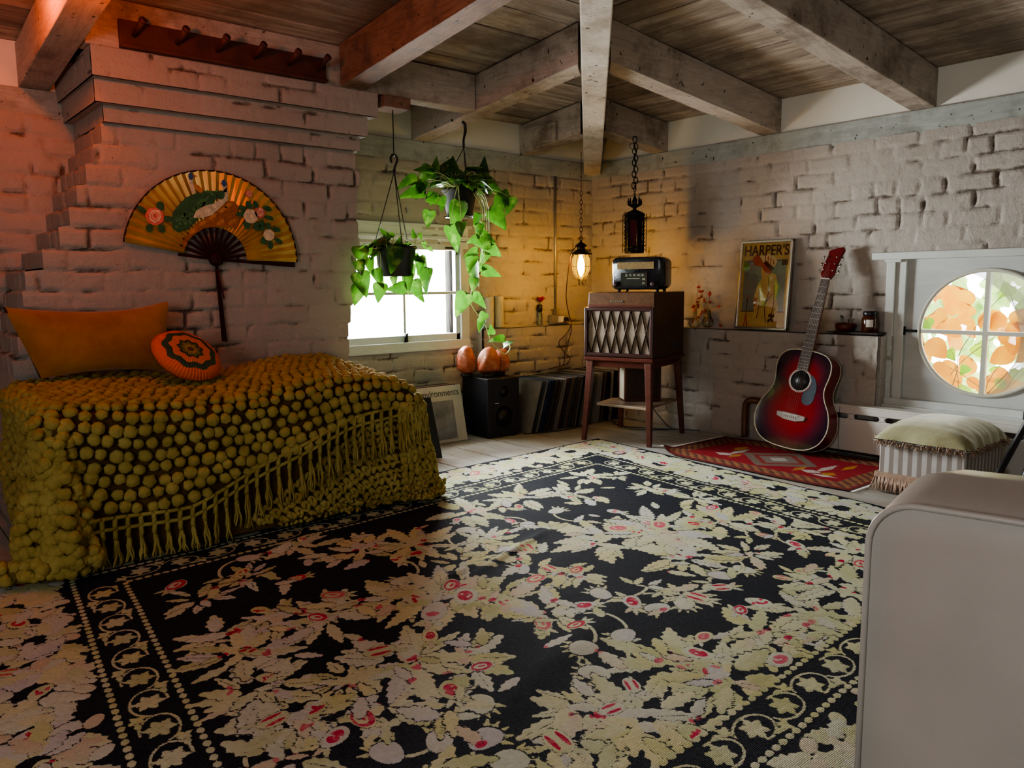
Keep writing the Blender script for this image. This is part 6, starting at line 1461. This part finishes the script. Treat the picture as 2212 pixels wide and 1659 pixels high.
mb = MB(); mb.add([q for l in loops for q in l], fs, True); o = mb.build('chair_back', M['vinyl'], ch, world=True); e_ = o.modifiers.new('edges', 'EDGE_SPLIT'); e_.split_angle = R_(55)
mb = MB(); L_ = [(-2.905, q, z) for q, z in chair_loop(-.001)][:-0 or None]; mb.tube([(-2.904, c0[0]+.001, .06)]+L_[:-2], .0045, 8); mb.build('piping', M['vinyl'], o)
mb = MB(); mb.box((-2.68, -4.0, .14), (-2.12, -3.30, .36)); mb.build('seat', M['vinyl'], ch, world=True, bevel=.05, seg=4)
for qx in (-2.88, -2.18):
    for qy in (-3.97, -3.36): MB().box((qx, qy, .016), (qx+.035, qy+.035, .14 if qx > -2.5 else .062)).build('leg', M['mahog'], ch, world=True)

# ------------------------------------------------------------------ lights
def area(name, loc, tgt, sx_, sy_, e, col=(1, 1, 1), spread=180):
    l = bpy.data.lights.new(name, 'AREA'); l.shape = 'RECTANGLE'; l.size = sx_; l.size_y = sy_; l.energy = e; l.color = col; l.spread = R_(spread)
    o = bpy.data.objects.new(name, l); COL.objects.link(o); o.location = loc; o.rotation_euler = (Vector(tgt)-Vector(loc)).to_track_quat('-Z', 'Y').to_euler(); return o
def point(name, loc, e, col, r=.03):
    l = bpy.data.lights.new(name, 'POINT'); l.energy = e; l.color = col; l.shadow_soft_size = r; o = bpy.data.objects.new(name, l); COL.objects.link(o); o.location = loc; return o
area('window_daylight', (-1.45, .40, .95), (-1.75, -1.8, .0), 1.3, 1.1, 440, (.92, .97, .97))
area('garden_daylight', (1.9, -2.3, 1.0), (0, -2.42, .6), 2.4, 2.0, 60, (1, .97, .90))
area('rear_fill_light', (-4.6, -5.0, 1.5), (-1.2, -.8, .6), 1.2, .9, 3.5, (1, .92, .84))  # soft fill added behind the viewer, no window modelled there
area('side_fill_light', (-5.1, -3.2, 1.0), (0, -1.6, 1.2), 1.2, .9, 15, (.97, .98, 1))  # unseen fill added from the left to brighten the right wall
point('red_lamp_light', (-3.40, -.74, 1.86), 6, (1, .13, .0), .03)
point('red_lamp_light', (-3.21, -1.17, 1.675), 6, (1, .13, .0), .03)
W = bpy.data.worlds.new('world'); scn.world = W; W.use_nodes = True
W.node_tree.nodes['Background'].inputs[0].default_value = (.93, .97, 1, 1); W.node_tree.nodes['Background'].inputs[1].default_value = 11
scn.view_settings.view_transform = 'AgX'
try: scn.view_settings.look = 'AgX - Medium High Contrast'
except Exception: pass
scn.view_settings.exposure = 0.35
scn.cycles.max_bounces = 6; scn.cycles.diffuse_bounces = 4; scn.cycles.glossy_bounces = 3; scn.cycles.use_adaptive_sampling = True; scn.cycles.adaptive_threshold = .045; scn.cycles.transparent_max_bounces = 12; scn.cycles.sample_clamp_indirect = 4
